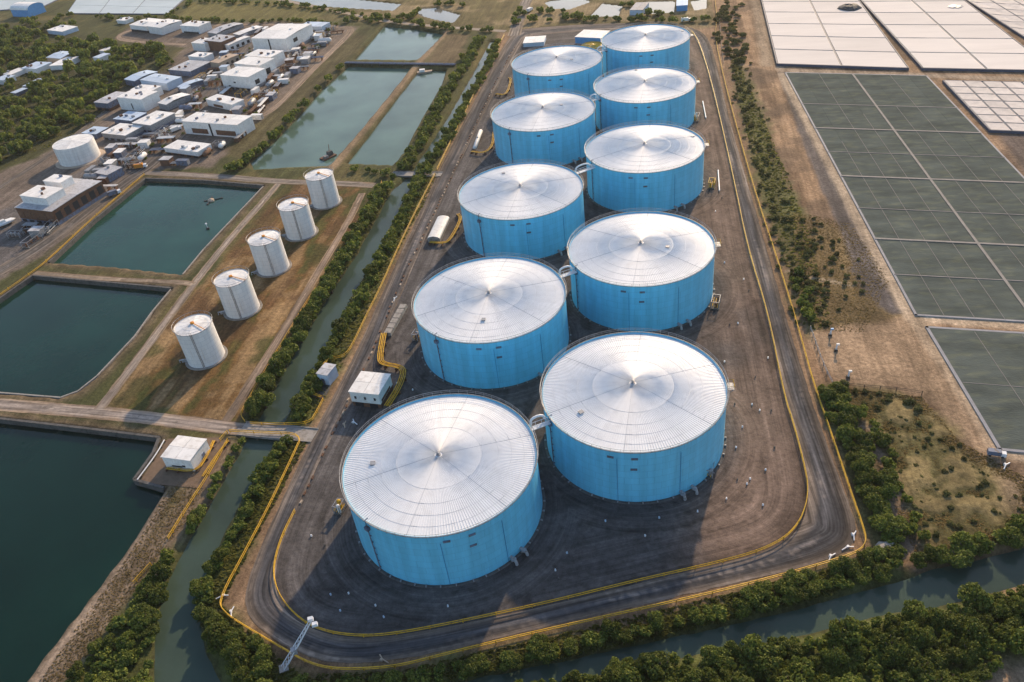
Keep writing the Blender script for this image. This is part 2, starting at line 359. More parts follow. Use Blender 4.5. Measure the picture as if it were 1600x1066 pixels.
# wet dark soil where the bank meets the water
t = np.clip(1-wmask/1.3, 0, 1)*.55; col = col*(1-t[:, None])+np.array((.045, .038, .026))*t[:, None]
# low hummocks in the scrub only
ds = sdf(P, scr); Z += np.clip(ds/4, 0, 1)*(nB*1.1+.2)
def grid_mesh(name, Z, nx, ny):
    me = bpy.data.meshes.new(name); V = np.stack([P[:, 0], P[:, 1], Z], 1)
    i = np.arange(ny-1)[:, None]*nx+np.arange(nx-1)[None, :]; i = i.ravel()
    Q = np.stack([i, i+1, i+nx+1, i+nx], 1)
    me.vertices.add(len(V)); me.vertices.foreach_set('co', V.ravel())
    me.loops.add(Q.size); me.loops.foreach_set('vertex_index', Q.ravel().astype(np.int32))
    me.polygons.add(len(Q)); me.polygons.foreach_set('loop_start', (np.arange(len(Q))*4).astype(np.int32))
    me.update(); me.validate()
    return me
gm = grid_mesh('ground', Z, len(gx), len(gy))
at = gm.color_attributes.new('col', 'FLOAT_COLOR', 'POINT'); at.data.foreach_set('color', np.hstack([col, np.ones((NP, 1))]).ravel())
def ground_mat(name, attr='col', base=None, fine=.45, bump=.55, flow=0.0, low=.15):
    m = bpy.data.materials.new(name); m.use_nodes = True; t = m.node_tree; N, L = t.nodes, t.links; b = N['Principled BSDF']
    b.inputs['Roughness'].default_value = .95; b.inputs['Specular IOR Level'].default_value = .12
    a = N.new('ShaderNodeAttribute'); a.attribute_name = attr
    geo = N.new('ShaderNodeNewGeometry'); fs = []
    for sc_, dt, lo, hi in ((.9, 10, 1-fine, 1+fine), (3.5, 4, 1-fine*.6, 1+fine*.6), (.12, 4, 1-low, 1+low)):
        n = N.new('ShaderNodeTexNoise'); n.inputs['Scale'].default_value = sc_; n.inputs['Detail'].default_value = dt; n.inputs['Roughness'].default_value = .68
        L.new(geo.outputs['Position'], n.inputs['Vector']); r = N.new('ShaderNodeMapRange'); r.inputs[1].default_value = .3; r.inputs[2].default_value = .7
        r.inputs[3].default_value = lo; r.inputs[4].default_value = hi; L.new(n.outputs['Fac'], r.inputs[0]); fs.append(r.outputs[0])
        if sc_ == .9: nb = n
    mu = N.new('ShaderNodeMath'); mu.operation = 'MULTIPLY'; L.new(fs[0], mu.inputs[0]); L.new(fs[1], mu.inputs[1])
    m3 = N.new('ShaderNodeMath'); m3.operation = 'MULTIPLY'; L.new(mu.outputs[0], m3.inputs[0]); L.new(fs[2], m3.inputs[1])
    for sx, sy, am in ((.9, .03, .55 if flow else .26), (2.6, .045, .42 if flow else .16)):
        mp = N.new('ShaderNodeMapping'); mp.inputs['Scale'].default_value = (sx, sy, 1 if flow else sy)
        if flow:
            fa = N.new('ShaderNodeAttribute'); fa.attribute_name = 'flow'; L.new(fa.outputs['Vector'], mp.inputs[0]); am *= flow
        else: L.new(geo.outputs['Position'], mp.inputs[0]); mp.inputs['Scale'].default_value = (sx*.4, sy*.8, sy)
        n = N.new('ShaderNodeTexNoise'); n.inputs['Scale'].default_value = 1; n.inputs['Detail'].default_value = 5; n.inputs['Roughness'].default_value = .6; L.new(mp.outputs[0], n.inputs['Vector'])
        r = N.new('ShaderNodeMapRange'); r.inputs[1].default_value = .3; r.inputs[2].default_value = .7; r.inputs[3].default_value = 1-am; r.inputs[4].default_value = 1+am; L.new(n.outputs['Fac'], r.inputs[0])
        mm = N.new('ShaderNodeMath'); mm.operation = 'MULTIPLY'; L.new(m3.outputs[0], mm.inputs[0]); L.new(r.outputs[0], mm.inputs[1]); m3 = mm
    s = N.new('ShaderNodeVectorMath'); s.operation = 'SCALE'; L.new(a.outputs['Color'], s.inputs[0]); L.new(m3.outputs[0], s.inputs['Scale'])
    L.new(s.outputs[0], b.inputs['Base Color'])
    bp = N.new('ShaderNodeBump'); bp.inputs['Strength'].default_value = bump; bp.inputs['Distance'].default_value = .5; L.new(nb.outputs['Fac'], bp.inputs['Height'])
    L.new(bp.outputs[0], b.inputs['Normal'])
    return m
GM = ground_mat('soil'); gm.materials.append(GM)
tag(link('ground', gm), kind='structure')

# ------------------------------------------------------------------ flat sheets with their own soft-edged material
def sheet(name, outline, step, z, mat, colfn, holes=(), jit=0.0, seed=1, flow=None):
    o = np.array(resample([tuple(p) for p in outline], step, True))
    if jit: o = jitter(o, jit, seed)
    hs = [np.array(resample([tuple(p) for p in h], step, True)) for h in holes]
    mn, mx = o.min(0), o.max(0)
    xs = np.arange(mn[0], mx[0], step); ys = np.arange(mn[1], mx[1], step)
    I = np.stack(np.meshgrid(xs, ys), -1).reshape(-1, 2); I = I+rng.uniform(-.25, .25, I.shape)*step
    k = inside(I, o); I = I[k]; d, _ = segdist(I, o); I = I[d > step*.45]
    for h in hs:
        k = ~inside(I, h); I = I[k]; d, _ = segdist(I, h); I = I[d > step*.45]
    V = np.vstack([o]+hs+[I]); edges = []; s = 0
    for L_ in [o]+hs:
        n = len(L_); edges += [(s+i, s+(i+1) % n) for i in range(n)]; s += n
    r = delaunay_2d_cdt([Vector(p) for p in V], edges, [], 0, 1e-4)
    vv = np.array([tuple(p) for p in r[0]]); ff = np.array([f for f in r[2] if len(f) == 3])
    c = vv[ff].mean(1); k = inside(c, o)
    for h in hs: k &= ~inside(c, h)
    ff = ff[k]
    e1 = vv[ff[:, 1]]-vv[ff[:, 0]]; e2 = vv[ff[:, 2]]-vv[ff[:, 0]]; flip = (e1[:, 0]*e2[:, 1]-e1[:, 1]*e2[:, 0]) < 0
    ff[flip] = ff[flip][:, ::-1]
    used = np.unique(ff); mp = -np.ones(len(vv), int); mp[used] = np.arange(len(used)); vv = vv[used]; ff = mp[ff]
    me = bpy.data.meshes.new(name); me.from_pydata(np.hstack([vv, np.full((len(vv), 1), z)]).tolist(), [], ff.tolist())
    cc = colfn(vv); at = me.color_attributes.new('col', 'FLOAT_COLOR', 'POINT'); at.data.foreach_set('color', np.hstack([cc, np.ones((len(vv), 1))]).ravel())
    if flow is not None:
        fl = me.attributes.new('flow', 'FLOAT_VECTOR', 'POINT'); fl.data.foreach_set('vector', flow(vv).astype(np.float32).ravel())
    me.materials.append(mat); me.update()
    return tag(link(name, me), kind='structure')
FM = ground_mat('fine_gravel', fine=.30, bump=.4, flow=.5, low=.14); RM = ground_mat('road_surface', fine=.14, bump=.2, flow=1.0, low=.06)
def mixc(a, b, t): return np.asarray(a)*(1-t[:, None])+np.asarray(b)*t[:, None]
def ss(x, a, b): t = np.clip((x-a)/(b-a), 0, 1); return t*t*(3-2*t)
def yard_col(V):
    dt = np.full(len(V), 1e9); ang = np.zeros(len(V))
    for tx, ty in TANKS:
        d = np.hypot(V[:, 0]-tx, V[:, 1]-ty)-TR; k = d < dt; dt[k] = d[k]; ang[k] = np.arctan2(V[k, 1]-ty, V[k, 0]-tx)*TR
    di, si = segdist(V, inner)
    sw1 = fbm(dt*.55, ang*.035, 31, 4); sw2 = fbm(di*.55, si*.02, 32, 4); sw3 = fbm(di*1.3, si*.03, 36, 2)
    big = fbm(V[:, 0]*.05, V[:, 1]*.05, 33, 4); med = fbm(V[:, 0]*.3, V[:, 1]*.3, 34, 3)
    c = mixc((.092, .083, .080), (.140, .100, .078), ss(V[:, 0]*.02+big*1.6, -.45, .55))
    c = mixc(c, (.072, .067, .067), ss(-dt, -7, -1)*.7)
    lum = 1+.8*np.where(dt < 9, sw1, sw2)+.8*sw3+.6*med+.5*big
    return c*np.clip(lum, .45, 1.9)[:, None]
def yard_flow(V):
    dt = np.full(len(V), 1e9); ang = np.zeros(len(V))
    for tx, ty in TANKS:
        d = np.hypot(V[:, 0]-tx, V[:, 1]-ty)-TR; k = d < dt; dt[k] = d[k]; ang[k] = np.arctan2(V[k, 1]-ty, V[k, 0]-tx)*TR
    di, si = segdist(V, inner); k = (dt > 10); return np.stack([np.where(k, di+60, dt), np.where(k, si, ang), np.zeros(len(V))], 1)
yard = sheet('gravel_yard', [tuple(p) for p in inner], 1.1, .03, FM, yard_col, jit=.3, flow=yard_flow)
def road_col(V):
    do, s = segdist(V, outer); di, s2 = segdist(V, inner); u = do/(do+di+1e-6)
    st = fbm(u*5, s*.008, 41, 3); st2 = fbm(u*9, s*.015, 42, 2); n = fbm(V[:, 0]*.12, V[:, 1]*.12, 43, 4)
    c = mixc((.072, .070, .074), (.155, .125, .102), ss(np.abs(u-.54)+n*.16+st*.3, .13, .40))
    c = mixc(c, (.20, .165, .14), ss(st2+n*.5, .12, .35)*.6)
    return c*np.clip(1+1.1*st+.8*st2+.4*n, .4, 1.8)[:, None]
def road_flow(V):
    do, s = segdist(V, outer); return np.stack([do, s, np.zeros(len(V))], 1)
sheet('road', [tuple(p) for p in outer], .8, .06, RM, road_col, holes=[[tuple(p) for p in inner]], jit=.25, flow=road_flow)
def strip_road(name, px, wid, c1, c2, z=.035, seed=50, pts=None):
    l = smooth(pts if pts is not None else GL(px), 2); q = np.array(resample(l, 1.5)); t = np.gradient(q, axis=0); t /= np.linalg.norm(t, axis=1)[:, None]
    nrm = np.stack([-t[:, 1], t[:, 0]], 1); o = np.vstack([q+nrm*wid/2, (q-nrm*wid/2)[::-1]])
    def cf(V):
        d, s = segdist(V, q, False); u = d/(wid/2); n = fbm(V[:, 0]*.2, V[:, 1]*.2, seed, 4); st = fbm(d*1.6, s*.02, seed+1, 4)
        c = mixc(c1, c2, ss(u+n*.9+st*.5, .35, 1.05)); return c*np.clip(1+1.1*st+.5*n, .45, 1.7)[:, None]
    return sheet(name, o, .95, z, RM, cf, jit=.35, seed=seed, flow=lambda V: np.stack([segdist(V, q, False)[0], segdist(V, q, False)[1], np.zeros(len(V))], 1))
strip_road('dirt_road', [(-200, 622), (0, 632), (100, 640), (210, 650), (350, 668), (386, 672)], 5.2, (.30, .25, .215), (.23, .165, .11), .035, 50)
strip_road('dirt_road', [(155, 640), (205, 575), (250, 515), (300, 447), (360, 372), (405, 322), (436, 286)], 3.6, (.26, .215, .18), (.20, .145, .09), .045, 52)
strip_road('dirt_road', [(228, 270), (330, 275), (433, 284), (540, 287), (585, 290)], 5.0, (.235, .20, .17), (.17, .125, .08), .055, 54)
strip_road('dirt_road', [(352, 660), (400, 585), (450, 505), (500, 420), (545, 345), (566, 302)], 3.2, (.25, .19, .145), (.20, .14, .085), .025, 56)
strip_road('asphalt_road', [(-140, 500), (0, 424), (80, 375), (150, 320), (200, 280), (232, 262), (258, 235), (300, 185), (335, 145), (372, 98), (398, 62)], 8.0, (.125, .112, .103), (.155, .125, .10), .065, 58)
strip_road('dirt_road', [(398, 186), (428, 172), (470, 128), (510, 88), (553, 47), (540, 42), (430, 38), (300, 40), (205, 45), (178, 60), (215, 66), (290, 70)], 4.6, (.27, .205, .155), (.20, .145, .10), .028, 60)
strip_road('dirt_road', [(430, -2), (530, 18), (600, 34), (700, 43), (790, 49)], 5.0, (.34, .29, .24), (.20, .15, .09), .05, 62)
strip_road('asphalt_road', [(840, -30), (823, 0), (812, 28), (803, 56)], 8.0, (.22, .19, .165), (.22, .17, .12), .075, 64)
strip_road('dirt_road', [(54, 427), (160, 436), (285, 441), (300, 445)], 3.0, (.30, .235, .175), (.18, .125, .08), .052, 66)
strip_road('dirt_road', [(-60, 340), (0, 292), (60, 255), (110, 218), (160, 180), (200, 145)], 5.0, (.15, .13, .115), (.15, .12, .09), .04, 68)

# ------------------------------------------------------------------ water
def water_mat(name, col, rough=.08, bump=.035, scale=.7):
    m = bpy.data.materials.new(name); m.use_nodes = True; t = m.node_tree; N, L = t.nodes, t.links; b = N['Principled BSDF']
    b.inputs['Roughness'].default_value = rough; b.inputs['IOR'].default_value = 1.333; b.inputs['Specular IOR Level'].default_value = .33
    geo = N.new('ShaderNodeNewGeometry')
    n0 = N.new('ShaderNodeTexNoise'); n0.inputs['Scale'].default_value = .035; n0.inputs['Detail'].default_value = 5; L.new(geo.outputs['Position'], n0.inputs['Vector'])
    r = N.new('ShaderNodeMapRange'); r.inputs[1].default_value = .3; r.inputs[2].default_value = .7; r.inputs[3].default_value = .72; r.inputs[4].default_value = 1.3; L.new(n0.outputs['Fac'], r.inputs[0])
    s = N.new('ShaderNodeVectorMath'); s.operation = 'SCALE'; s.inputs[0].default_value = col; L.new(r.outputs[0], s.inputs['Scale']); L.new(s.outputs[0], b.inputs['Base Color'])
    n = N.new('ShaderNodeTexNoise'); n.inputs['Scale'].default_value = scale; n.inputs['Detail'].default_value = 4; L.new(geo.outputs['Position'], n.inputs['Vector'])
    bp = N.new('ShaderNodeBump'); bp.inputs['Strength'].default_value = 1; bp.inputs['Distance'].default_value = bump; L.new(n.outputs['Fac'], bp.inputs['Height']); L.new(bp.outputs[0], b.inputs['Normal'])
    return m
WDK = water_mat('near_pond_water', (.004, .020, .014)); WD2 = water_mat('green_pond_water', (.006, .029, .020)); WD3 = water_mat('third_pond_water', (.013, .052, .037)); WMD = water_mat('pond_water', (.085, .135, .105), .12); WCA = water_mat('canal_water', (.050, .076, .058), .16); WFR = water_mat('shallow_water', (.16, .15, .13))  # view-angle reflection difference put into base colour: near pond darker, third lighter
def water(name, poly, z, mat, grow=1.6):
    q = np.array(poly); c = q.mean(0); b = bmesh.new(); area = .5*np.sum(q[:, 0]*np.roll(q[:, 1], -1)-np.roll(q[:, 0], -1)*q[:, 1]); sg = 1 if area > 0 else -1
    t = np.roll(q, -1, 0)-np.roll(q, 1, 0); t /= np.linalg.norm(t, axis=1)[:, None]; nn = np.stack([t[:, 1], -t[:, 0]], 1)*sg
    q = q+nn*grow
    r = delaunay_2d_cdt([Vector(p) for p in q], [(i, (i+1) % len(q)) for i in range(len(q))], [], 0, 1e-4)
    vv = [(p[0], p[1], z) for p in r[0]]; c2 = np.array(vv)[:, :2]; fs = [f for f in r[2]]
    ins = inside(np.array([c2[list(f)].mean(0) for f in fs]), q); mb = MB(); mb.v = vv
    for f, k in zip(fs, ins):
        if k:
            a_, b_, c_ = (Vector(vv[i]) for i in f[:3]); f = list(f) if (b_-a_).cross(c_-a_).z > 0 else list(f)[::-1]
            mb.f.append(tuple(f)); mb.m.append(0)
    return tag(mb.build(name, mat), kind='structure')
for k, q in ponds.items(): water('water', q, ZP, {'near': WDK, 'second': WD2, 'third': WD3}.get(k, WMD), .5)
water('water', canal, ZC, WCA, 1.2); water('water', canal2, ZC, WCA, 1.2)
for q in far_ponds: water('water', q, -.5, WFR, .8)

# retaining walls round the left-hand ponds: blocks of concrete with joints
def pond_wall(name, px, top=.28, thick=.7, seg=4.0, mat='wallc', z=ZP):
    q = np.array(resample(GL(px, z), seg)); root = None; mb = MB()
    for a, b in zip(q[:-1], q[1:]):
        d = b-a; l = np.linalg.norm(d); mb.box(((a[0]+b[0])/2, (a[1]+b[1])/2, (top-3.2)/2), (l-.06, thick, top+3.2), math.atan2(d[1], d[0]))
    return tag(mb.build(name, MT[mat]), kind='structure')
pond_wall('pond_embankment', [(-250, 640), (0, 660), (130, 675), (252, 690), (243, 714), (213, 756), (259, 769)], .3, .8)
pond_wall('pond_embankment', [(-60, 516), (0, 474), (54, 436), (130, 443), (269, 456)], .3, .8)
pond_wall('pond_embankment', [(79, 415), (150, 348), (229, 284), (320, 287), (413, 295)], .3, .8)
pond_wall('pond_edge', [(413, 296), (385, 326), (350, 363), (320, 395), (288, 434)], .12, .5, 3, 'conc')
pond_wall('pond_edge', [(269, 458), (240, 493), (213, 531), (185, 561), (155, 593), (125, 617), (98, 627), (0, 619), (-150, 604)], .12, .5, 3, 'conc')

# ------------------------------------------------------------------ blue tanks
def shell_mat(name, col, blocks=(3.4, 2.0), rough=.42, rust=None, rw=.55):
    m = bpy.data.materials.new(name); m.use_nodes = True; t = m.node_tree; N, L = t.nodes, t.links; b = N['Principled BSDF']
    b.inputs['Roughness'].default_value = rough; b.inputs['Specular IOR Level'].default_value = .4
    tc = N.new('ShaderNodeTexCoord'); uv = tc.outputs['UV']
    br = N.new('ShaderNodeTexBrick'); br.inputs['Scale'].default_value = 1; br.inputs['Brick Width'].default_value = blocks[0]; br.inputs['Row Height'].default_value = blocks[1]
    br.inputs['Mortar Size'].default_value = .06; br.inputs['Mortar Smooth'].default_value = .6
    br.inputs['Color1'].default_value = (1, 1, 1, 1); br.inputs['Color2'].default_value = (.93, .93, .93, 1); br.inputs['Mortar'].default_value = (.72, .74, .78, 1)
    L.new(uv, br.inputs['Vector'])
    mp = N.new('ShaderNodeMapping'); mp.inputs['Scale'].default_value = (.55, .045, 1); L.new(uv, mp.inputs[0])
    n = N.new('ShaderNodeTexNoise'); n.inputs['Scale'].default_value = 1; n.inputs['Detail'].default_value = 6; L.new(mp.outputs[0], n.inputs['Vector'])
    r = N.new('ShaderNodeMapRange'); r.inputs[1].default_value = .3; r.inputs[2].default_value = .7; r.inputs[3].default_value = .88; r.inputs[4].default_value = 1.1; L.new(n.outputs['Fac'], r.inputs[0])
    mx = N.new('ShaderNodeMix'); mx.data_type = 'RGBA'; mx.blend_type = 'MULTIPLY'; mx.inputs[0].default_value = 1; mx.inputs[6].default_value = (*col, 1); L.new(br.outputs['Color'], mx.inputs[7])
    out = mx.outputs[2]
    if rust:
        n2 = N.new('ShaderNodeTexNoise'); n2.inputs['Scale'].default_value = 2.2; n2.inputs['Detail'].default_value = 6; L.new(mp.outputs[0], n2.inputs['Vector'])
        r2 = N.new('ShaderNodeMapRange'); r2.inputs[1].default_value = .62; r2.inputs[2].default_value = .78; r2.inputs[4].default_value = rw; L.new(n2.outputs['Fac'], r2.inputs[0])
        m2 = N.new('ShaderNodeMix'); m2.data_type = 'RGBA'; m2.inputs[7].default_value = (*rust, 1); L.new(r2.outputs[0], m2.inputs[0]); L.new(out, m2.inputs[6]); out = m2.outputs[2]
    s = N.new('ShaderNodeVectorMath'); s.operation = 'SCALE'; L.new(out, s.inputs[0]); L.new(r.outputs[0], s.inputs['Scale']); L.new(s.outputs[0], b.inputs['Base Color'])
    bp = N.new('ShaderNodeBump'); bp.inputs['Strength'].default_value = .25; bp.inputs['Distance'].default_value = .05; L.new(br.outputs['Fac'], bp.inputs['Height']); bp.invert = True; L.new(bp.outputs[0], b.inputs['Normal'])
    return m
BLUE = shell_mat('blue_tank_paint', (.15, .555, .80), rust=(.07, .30, .48), rw=.3); WSH = shell_mat('white_tank_paint', (.74, .73, .71), (3.0, 1.55), .55, (.42, .31, .22))
def course_mesh(R, z0, z1, n, name, mat, inner_lip=False):
    me = bpy.data.meshes.new(name); V = []; Fc = []; uv = []
    prof = [(R, z0), (R, z1), (R-.06, z1)]
    if inner_lip: prof += [(R-.06, z1-1.0)]
    for r, z in prof:
        for j in range(n): th = 2*math.pi*j/n; V.append((r*math.cos(th), r*math.sin(th), z))
    for i in range(len(prof)-1):
        for j in range(n):
            j2 = (j+1) % n; Fc.append((i*n+j, i*n+j2, (i+1)*n+j2, (i+1)*n+j))
            u0, u1 = 2*math.pi*R*j/n, 2*math.pi*R*(j+1)/n; uv += [(u0, prof[i][1]), (u1, prof[i][1]), (u1, prof[i+1][1]), (u0, prof[i+1][1])]
    me.from_pydata(V, [], Fc); l = me.uv_layers.new(name='UVMap'); l.data.foreach_set('uv', np.array(uv).ravel())
    me.materials.append(mat); me.polygons.foreach_set('use_smooth', [True]*len(Fc)); me.update()
    try: me.set_sharp_from_angle(angle=math.radians(40))
    except Exception: pass
    return me
def roof_mat(name, col, rough, metal, rand):
    m = M(name, col, rough, .05, .16, metal=metal, spec=.5, rand=rand, tint=tuple(c*.93 for c in col)); return m
RPM = roof_mat('roof_sheet', (.80, .80, .80), .45, .0, .025)
SEAM = M('roof_seam', (.66, .67, .69), .5, .15, .5)
SEAMD = M('roof_seam_dark', (.42, .44, .47), .6, .15, .5)
NPAN = 72
def wedge_mesh(R, zr, z0, n, ribs, rings, name, mats, r0=.9, lift=.05, big=0.0):
    """one radial roof sheet with standing ribs and lapped ring joints; material 1 = seams"""
    mb = MB(); a = 2*math.pi/n; zz = lambda r: zr+(z0-zr)*(1-(r/R))*1.0
    edges = [r0]+list(rings)+[R]
    k = 0
    for r_in, r_out in zip(edges[:-1], edges[1:]):
        st = .03*((len(edges)-k) % 2)
        m_ = max(1, ribs)
        for j in range(m_):
            t0, t1 = -a/2+a*j/m_, -a/2+a*(j+1)/m_; w_ = min((.09+(big if j == 0 else 0))/r_out, (t1-t0)*.22)
            def pt(r, t, h): return (r*math.cos(t), r*math.sin(t), zz(r)+h)
            ri, ro = r_in+(.06 if k else 0), r_out
            mb.quad(pt(ri, t0+w_, lift), pt(ro, t0+w_, lift), pt(ro, t1, lift), pt(ri, t1, lift), 0)
            hh = lift+(.09+(big if j == 0 else 0)*.3)*min(1, r_out/14)
            rm = 1 if big and j == 0 else 0
            mb.quad(pt(ri, t0, lift), pt(ro, t0, lift), pt(ro, t0+w_*.5, hh), pt(ri, t0+w_*.5, hh), rm)
            mb.quad(pt(ri, t0+w_*.5, hh), pt(ro, t0+w_*.5, hh), pt(ro, t0+w_, lift), pt(ri, t0+w_, lift), rm)
        if k:
            tA, tB = -a/2, a/2; c = [(r, zz(r)+lift+h) for r, h in ((r_in-.05, .005), (r_in-.05, .035), (r_in+.05, .035), (r_in+.05, .005))]
            for (ra, za), (rb, zb) in zip(c[:-1], c[1:]):
                mb.quad((ra*math.cos(tA), ra*math.sin(tA), za), (rb*math.cos(tA), rb*math.sin(tA), zb), (rb*math.cos(tB), rb*math.sin(tB), zb), (ra*math.cos(tB), ra*math.sin(tB), za), 1)
        k += 1
    me = mb.mesh(name, mats); bm = bmesh.new(); bm.from_mesh(me)
    for f in bm.faces:
        if f.normal.z < 0: f.normal_flip()
    bm.to_mesh(me); bm.free(); return me
ZR, ZA = TH-.45, 17.55
wedge = wedge_mesh(TR-.12, ZR, ZA, NPAN, 3, (9.6, 13.4, 16.4, 19.2), 'roof_panel', [RPM, SEAM])
wedge_b = wedge_mesh(TR-.12, ZR, ZA, NPAN, 3, (9.6, 13.4, 16.4, 19.2), 'roof_panel', [RPM, SEAMD], big=.05)
mb = MB(); mb.lathe([(.0, ZA), (TR-.1, ZR)], n=96); deck_me = mb.mesh('roof', RPM, True)
NC = 8; courses = [course_mesh(TR-.012*i, TH*i/NC+.15, TH*(i+1)/NC+.15 if i < NC-1 else TH, 128, 'shell_course', BLUE, i == NC-1) for i in range(NC)]
def ring_pts(R, z, n=96): return [(R*math.cos(2*math.pi*i/n), R*math.sin(2*math.pi*i/n), z) for i in range(n)]
mb = MB(); mb.tube(ring_pts(TR+.12, TH-.02), .13, 6, closed=True); rim_me = mb.mesh('rim_angle', MT['grey'], True)
mb = MB(); mb.tube(ring_pts(TR+.42, TH+1.05), .05, 5, closed=True); mb.tube(ring_pts(TR+.42, TH+.55), .04, 5, closed=True)
for i in range(64):
    th = 2*math.pi*i/64; c, s = math.cos(th), math.sin(th); mb.tube([((TR+.2)*c, (TR+.2)*s, TH-.3), ((TR+.42)*c, (TR+.42)*s, TH), ((TR+.42)*c, (TR+.42)*s, TH+1.05)], .04, 4)
rail_me = mb.mesh('handrail', MT['grey'])
mb = MB(); mb.lathe([(TR-.2, .16), (TR+.55, .16), (TR+.75, .02)], n=96); found_me = mb.mesh('foundation_ring', MT['wallc'])
mb = MB()
for i in range(44):
    th = 2*math.pi*(i+random.uniform(-.2, .2))/44; r = TR+.45; mb.box((r*math.cos(th), r*math.sin(th), .35), (.5, .25, .4), th)
anch_me = mb.mesh('anchor_chair', MT['grey'])
mb = MB(); mb.lathe([(1.15, ZA-.02), (1.15, ZA+.35), (.55, ZA+.42), (.5, ZA+1.0), (.7, ZA+1.05), (.7, ZA+1.3), (.0, ZA+1.5)], n=16); vent_me = mb.mesh('roof_vent', MT['grey'])
mb = MB(); mb.tube([(TR+.28, 0, .4), (TR+.28, 0, TH-1.8), (TR+.28, 0, TH+.6), (TR-.5, 0, TH+.6)], .15, 6)
for i in range(7): mb.box((TR+.12, 0, 1.2+2.1*i), (.3, .35, .15))
pipe_me = mb.mesh('down_pipe', MT['slate'])
mb = MB(); mb.box((TR+.35, 0, TH-1.9), (.8, 1.1, .9)); vbox_me = mb.mesh('junction_box', MT['slate'])
mb = MB(); mb.box((TR+.05, 0, 0), (.16, 1.5, .55)); hatch_me = mb.mesh('inspection_hatch', MT['slate'])
mb = MB(); mb.box((TR+.03, 0, 7), (.07, .10, 13.6)); seam_me = mb.mesh('weld_strip', M('blue_weld', (.035, .20, .42), .6))
mb = MB(); mb.box((0, 0, .12), (1.0, 1.0, .3)); mb.box((0, 0, .3), (1.15, 1.15, .07)); rhatch_me = mb.mesh('roof_hatch', MT['grey'])
mb = MB()          # side landing with rail
mb.box((TR+.9, 0, TH-.7), (1.7, 2.6, .14)); mb.tube([(TR+.1, -1.2, TH-2.2), (TR+1.6, -1.2, TH-.75)], .07, 4); mb.tube([(TR+.1, 1.2, TH-2.2), (TR+1.6, 1.2, TH-.75)], .07, 4)
land_me = mb.mesh('landing', MT['grey'])
mb = MB()
for y in (-1.25, 1.25): mb.tube([(TR+.2, y, TH+.4), (TR+1.7, y, TH+.4)], .06, 4)
mb.tube([(TR+1.7, -1.25, TH+.4), (TR+1.7, 1.25, TH+.4)], .06, 4)
for y in (-1.25, 0, 1.25): mb.tube([(TR+1.7, y, TH-.7), (TR+1.7, y, TH+.4)], .05, 4)
lrail_me = mb.mesh('landing_rail', MT['yel'])
mb = MB(); mb.tube([(TR-.02, 0, 1.1), (TR+1.6, 0, 1.1), (TR+1.9, 0, .3), (TR+1.9, 0, 0)], .38, 8); mb.lathe([(.0, .16), (.62, .16), (.62, -.16), (0, -.16)], (TR+1.0, 0, 1.1), 10); noz_me = mb.mesh('nozzle', MT['grey'])
pos_words = ['frontmost', 'second from the front', 'middle', 'second from the back', 'rearmost']
for ti, (tx, ty) in enumerate(TANKS):
    side = 'left' if ti % 2 == 0 else 'right'; k = ti//2
    t = thing('storage_tank', 'large blue tank with white conical roof, %s in the %s column' % (pos_words[k], side), 'storage tank', (tx, ty, 0), 0, 'blue storage tanks in two columns')
    for me in courses: link('shell_course', me, t)
    rf = link('roof', deck_me, t); off = random.uniform(0, .08)
    for i in range(NPAN): link('roof_panel', wedge_b if i % 12 == 5 else wedge, rf, rz=2*math.pi*i/NPAN+off)
    vt = link('roof_vent', vent_me, t, (0, 0, ZA*.5)); vt.scale = (.5, .5, .5); link('rim_angle', rim_me, t); link('handrail', rail_me, t); link('foundation_ring', found_me, t)
    tag(link('anchor_chair', anch_me, t), kind='stuff')
    aim = math.radians(238 if side == 'left' else 211)
    p = link('down_pipe', pipe_me, t, rz=aim); link('junction_box', vbox_me, p)
    link('weld_strip', seam_me, t, rz=math.radians(318 if side == 'left' else 300)); link('weld_strip', seam_me, t, rz=math.radians(282 if side == 'left' else 262))
    for _ in range(1):
        rr, aa = random.choice((8.2, 12.0, 15.2, 19.8)), random.uniform(0, 6.28); link('roof_hatch', rhatch_me, rf, (rr*math.cos(aa), rr*math.sin(aa), ZA+(ZR-ZA)*rr/TR+.05), aa)
    fa = math.degrees(math.atan2(-ty, -tx-4)); jt = random.uniform(-5, 5)
    link('inspection_hatch', hatch_me, t, (0, 0, TH-2.0), math.radians(fa+6+jt)); link('inspection_hatch', hatch_me, t, (0, 0, TH-5.3), math.radians(fa+5.5+jt)); link('inspection_hatch', hatch_me, t, (0, 0, TH-2.0), math.radians(fa-8+jt))
    link('nozzle', noz_me, t, rz=math.radians(fa+30)); link('nozzle', noz_me, t, rz=math.radians(fa+38))
    if side == 'right':
        l = link('landing', land_me, t, rz=math.radians(4)); link('landing_rail', lrail_me, l)

